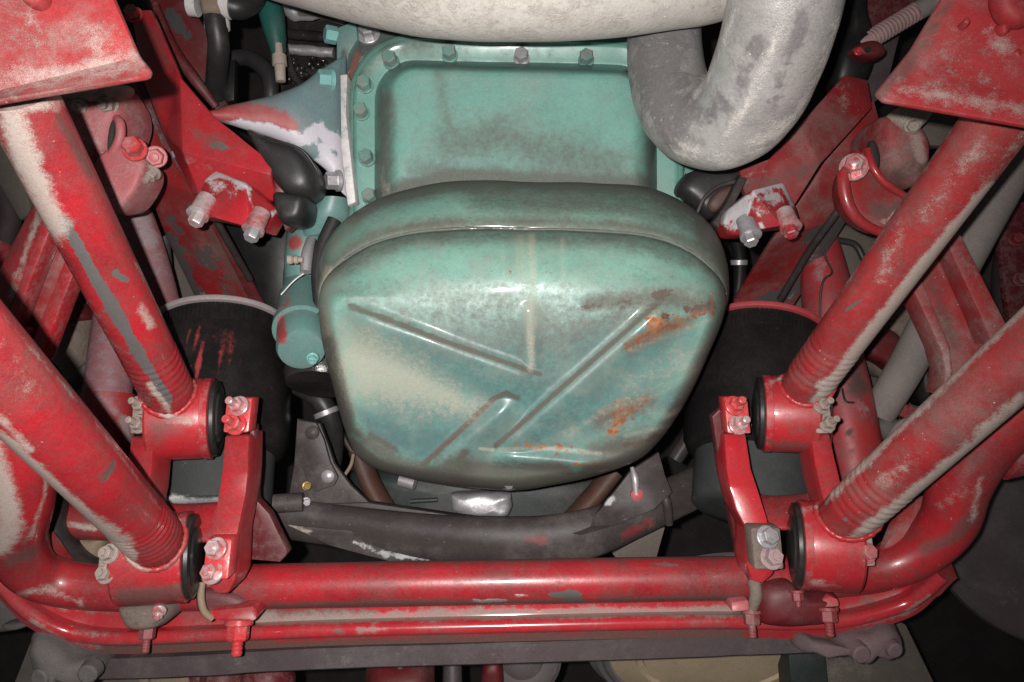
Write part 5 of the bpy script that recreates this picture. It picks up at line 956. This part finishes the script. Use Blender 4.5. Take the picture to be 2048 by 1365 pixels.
p7 = thing('pulley', 'dark round pulley hanging under the lower beam near the centre', 'pulley', P(1040, 1330, 1.3))
lathe('wheel', P(1044, 1312, 1.32), Vector((0, -.35, -1)), [(-.04, .02), (-.04, .066), (-.03, .070), (.0, .070), (.004, .064), (.0, .056), (-.004, .04), (.004, .02), (.004, 0)], M['beam_dark'], p7, seg=56)
puff('red_bracket', [(968, 1325), (1000, 1320), (1005, 1380), (965, 1380)], 1.3, .02, M['maroon'], p7, back=.04)
p8 = tube('strut_pipe', [(905, 1300, 1.32, .016), (905, 1400, 1.3, .018)], M['beam_dark'], None, seg=20)
tag(p8, 'stubby dark pipe between the red canister and the pulley', 'pipe')
ty = thing('wheel_inner', 'dark wheel rim edge fading into shadow at the lower right', 'wheel', P(2100, 1060, 1.35))
A = P(2130, 1030, 1.35)
lathe('tyre', A, Vector((-.25, -.1, -1)), [(-.08, .18), (-.05, .235), (-.01, .24), (.0, .23), (-.004, .215), (-.03, .19), (-.05, .10), (-.05, 0)], M['tyre'], ty, seg=96)
lathe('rim_edge', A, Vector((-.25, -.1, -1)), [(.0, .225), (.003, .232), (.001, .236), (-.003, .235)], M['beam_dark'], ty, seg=96)
fz = thing('floor_tray', 'dim grey plastic tray edge at the lower left', 'tray', P(30, 1220, 1.2))
puff('tray', [(-40, 1180), (30, 1190), (75, 1215), (60, 1250), (10, 1262), (-40, 1258)], 1.2, .02, M['cast_grey'], fz, back=.05)
puff('tray_lip', [(8, 1248), (40, 1242), (66, 1246), (40, 1258), (14, 1258)], 1.16, .01, M['cast_grey'], fz, back=.02)
lft = facet('side_flap', [(-40, 190, 1.3), (20, 260, 1.3), (62, 425, 1.3), (40, 440, 1.32), (-40, 300, 1.32)], None, .02, M['floor_panel'], bevel=.002)
tag(lft, 'tan brown flap in the gap left of the top left rod', 'flap')
mud = facet('rear_plate', [(60, 560, 1.5), (420, 480, 1.5), (420, 900, 1.5), (80, 900, 1.5)], None, .02, M['floor_panel'], bevel=.002)
tag(mud, 'dull grey plate deep behind the left shock absorber', 'plate')
rp = facet('rear_plate', [(1560, 420, 1.5), (1900, 420, 1.5), (1900, 900, 1.5), (1640, 900, 1.5)], None, .02, M['floor_panel'], bevel=.002)
tag(rp, 'dull brown plate deep behind the right shock absorber', 'plate')

# ------------------------------------------------------------------ hoses and cables in the gaps
def cable(label, path, mt, nm='cable', clips=()):
    t = thing(nm, label, nm.split('_')[-1], P(*path[0][:3]))
    tube('line', path, M[mt], t, seg=16, n=10)
    for x, y, d, r, ax_ in clips:
        lathe('clip', P(x, y, d), Vector(ax_), [(0, r), (.001, r * 1.15), (.009, r * 1.15), (.010, r)], M['alu'], t, seg=18)
    return t
cable('fat black hose curling below the filter housing', [(592, 770, 1.28, .016), (640, 800, 1.26, .017), (664, 850, 1.27, .017), (668, 900, 1.3, .016), (660, 960, 1.33, .016)], 'rubber', 'hose', [(650, 820, 1.26, .0185, (.4, 1, 0))])
cable('thin dark cable dropping behind the left gusset plate', [(655, 800, 1.36, .005), (690, 880, 1.34, .005), (716, 930, 1.34, .005), (720, 1000, 1.36, .005)], 'wire')
cable('black pipe running behind the sump on the right side', [(1462, 450, 1.34, .012), (1480, 520, 1.36, .012), (1470, 620, 1.38, .012), (1440, 720, 1.4, .012)], 'black', 'pipe', [(1478, 520, 1.36, .0135, (0, 1, .1))])
cable('grey hose deep beside the right air spring', [(1420, 700, 1.36, .014), (1400, 780, 1.36, .014), (1385, 860, 1.36, .014), (1350, 920, 1.36, .014)], 'frame_grey', 'hose')
cable('dark brake line looping behind the left channel strut', [(60, 700, 1.2, .006), (110, 740, 1.2, .006), (130, 800, 1.2, .006), (100, 860, 1.2, .006), (110, 930, 1.2, .006)], 'wire', 'brake_line')
cable('tan brake line looping behind the right shock absorber', [(1900, 790, 1.15, .006), (1860, 830, 1.16, .006), (1800, 850, 1.17, .006), (1770, 900, 1.17, .006)], 'tan_tube', 'brake_line')
cable('dark hose hanging behind the tan tube at the right edge', [(2060, 420, 1.5, .02), (2010, 520, 1.5, .02), (2000, 640, 1.5, .02), (1960, 720, 1.5, .02)], 'tyre', 'hose')
cable('dark hose running down the left edge behind the rods', [(-20, 330, 1.4, .02), (20, 420, 1.4, .02), (10, 500, 1.4, .02), (60, 600, 1.4, .02)], 'tyre', 'hose')
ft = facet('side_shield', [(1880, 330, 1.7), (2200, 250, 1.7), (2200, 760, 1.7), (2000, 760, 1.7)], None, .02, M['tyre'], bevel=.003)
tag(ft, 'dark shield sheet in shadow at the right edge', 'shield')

cable('rusty brake pipe bending behind the left shock absorber', [(150, 900, 1.3, .006), (190, 960, 1.28, .006), (240, 985, 1.26, .006), (270, 1010, 1.24, .006)], 'rust_ring', 'brake_pipe')
cable('ribbed grey conduit under the right reaction rods', [(1740, 880, 1.3, .012), (1800, 920, 1.3, .012), (1850, 905, 1.3, .012), (1900, 870, 1.3, .012)], 'cast_grey', 'conduit', [(1800, 920, 1.3, .0135, (1, .1, 0)), (1850, 905, 1.3, .0135, (1, -.4, 0))])
lk = thing('link_arm', 'dull red link arm crossing the gap behind the right channel strut', 'link arm', P(1990, 800, 1.3))
tube('arm', [(1880, 700, 1.32, .02), (1960, 760, 1.3, .02), (2060, 800, 1.28, .022)], M['maroon'], lk, seg=20)
lathe('boss', P(1900, 716, 1.29), Vector((.2, .1, -1)), [(-.03, .03), (.0, .03), (.004, .026), (.004, .012), (.012, .011), (.012, 0)], M['cast_mauve'], lk, seg=28)
lk = thing('link_arm', 'dusty red link arm deep in the gap between the left rods', 'link arm', P(60, 800, 1.3))
tube('arm', [(-30, 470, 1.4, .022), (60, 560, 1.38, .022), (150, 600, 1.38, .02), (215, 600, 1.4, .02)], M['red_dusty'], lk, seg=20)
lathe('boss', P(160, 600, 1.35), Vector((.1, .2, -1)), [(-.03, .026), (.0, .026), (.004, .022), (.004, .010), (.012, .009), (.012, 0)], M['cast_grey'], lk, seg=28)

cable('black air line clipped along the inside of the left frame rail', [(300, 180, 1.14, .006), (350, 300, 1.13, .006), (420, 420, 1.15, .006), (500, 560, 1.26, .006)], 'wire', 'air_line', [(352, 303, 1.13, .007, (.3, 1, 0)), (422, 424, 1.15, .007, (.4, 1, .1))])
cable('black air line sagging under the right frame rail', [(1740, 300, 1.11, .006), (1690, 400, 1.13, .006), (1620, 500, 1.2, .006), (1560, 600, 1.27, .006)], 'wire', 'air_line', [(1688, 403, 1.13, .007, (-.5, 1, .1))])
pb = thing('rear_bracket', 'dull red folded bracket in the dark gap at the right edge', 'bracket', P(2010, 560, 1.45))
facet('plate', [(1990, 420, 1.45), (2060, 400, 1.45), (2080, 600, 1.45), (2020, 640, 1.45)], None, .02, M['maroon'], pb, bevel=.003)
bolt(pb, 2030, 480, 1.44, 20, M['bolt_dull'], name='bolt'); bolt(pb, 2040, 560, 1.44, 20, M['bolt_dull'], name='bolt')
pb = thing('rear_bracket', 'dull red folded bracket in the dark gap at the left edge', 'bracket', P(30, 470, 1.5))
facet('plate', [(-40, 400, 1.5), (30, 430, 1.5), (60, 520, 1.5), (-10, 560, 1.5), (-40, 560, 1.5)], None, .02, M['maroon'], pb, bevel=.003)
bolt(pb, 20, 470, 1.49, 18, M['bolt_dull'], name='bolt')
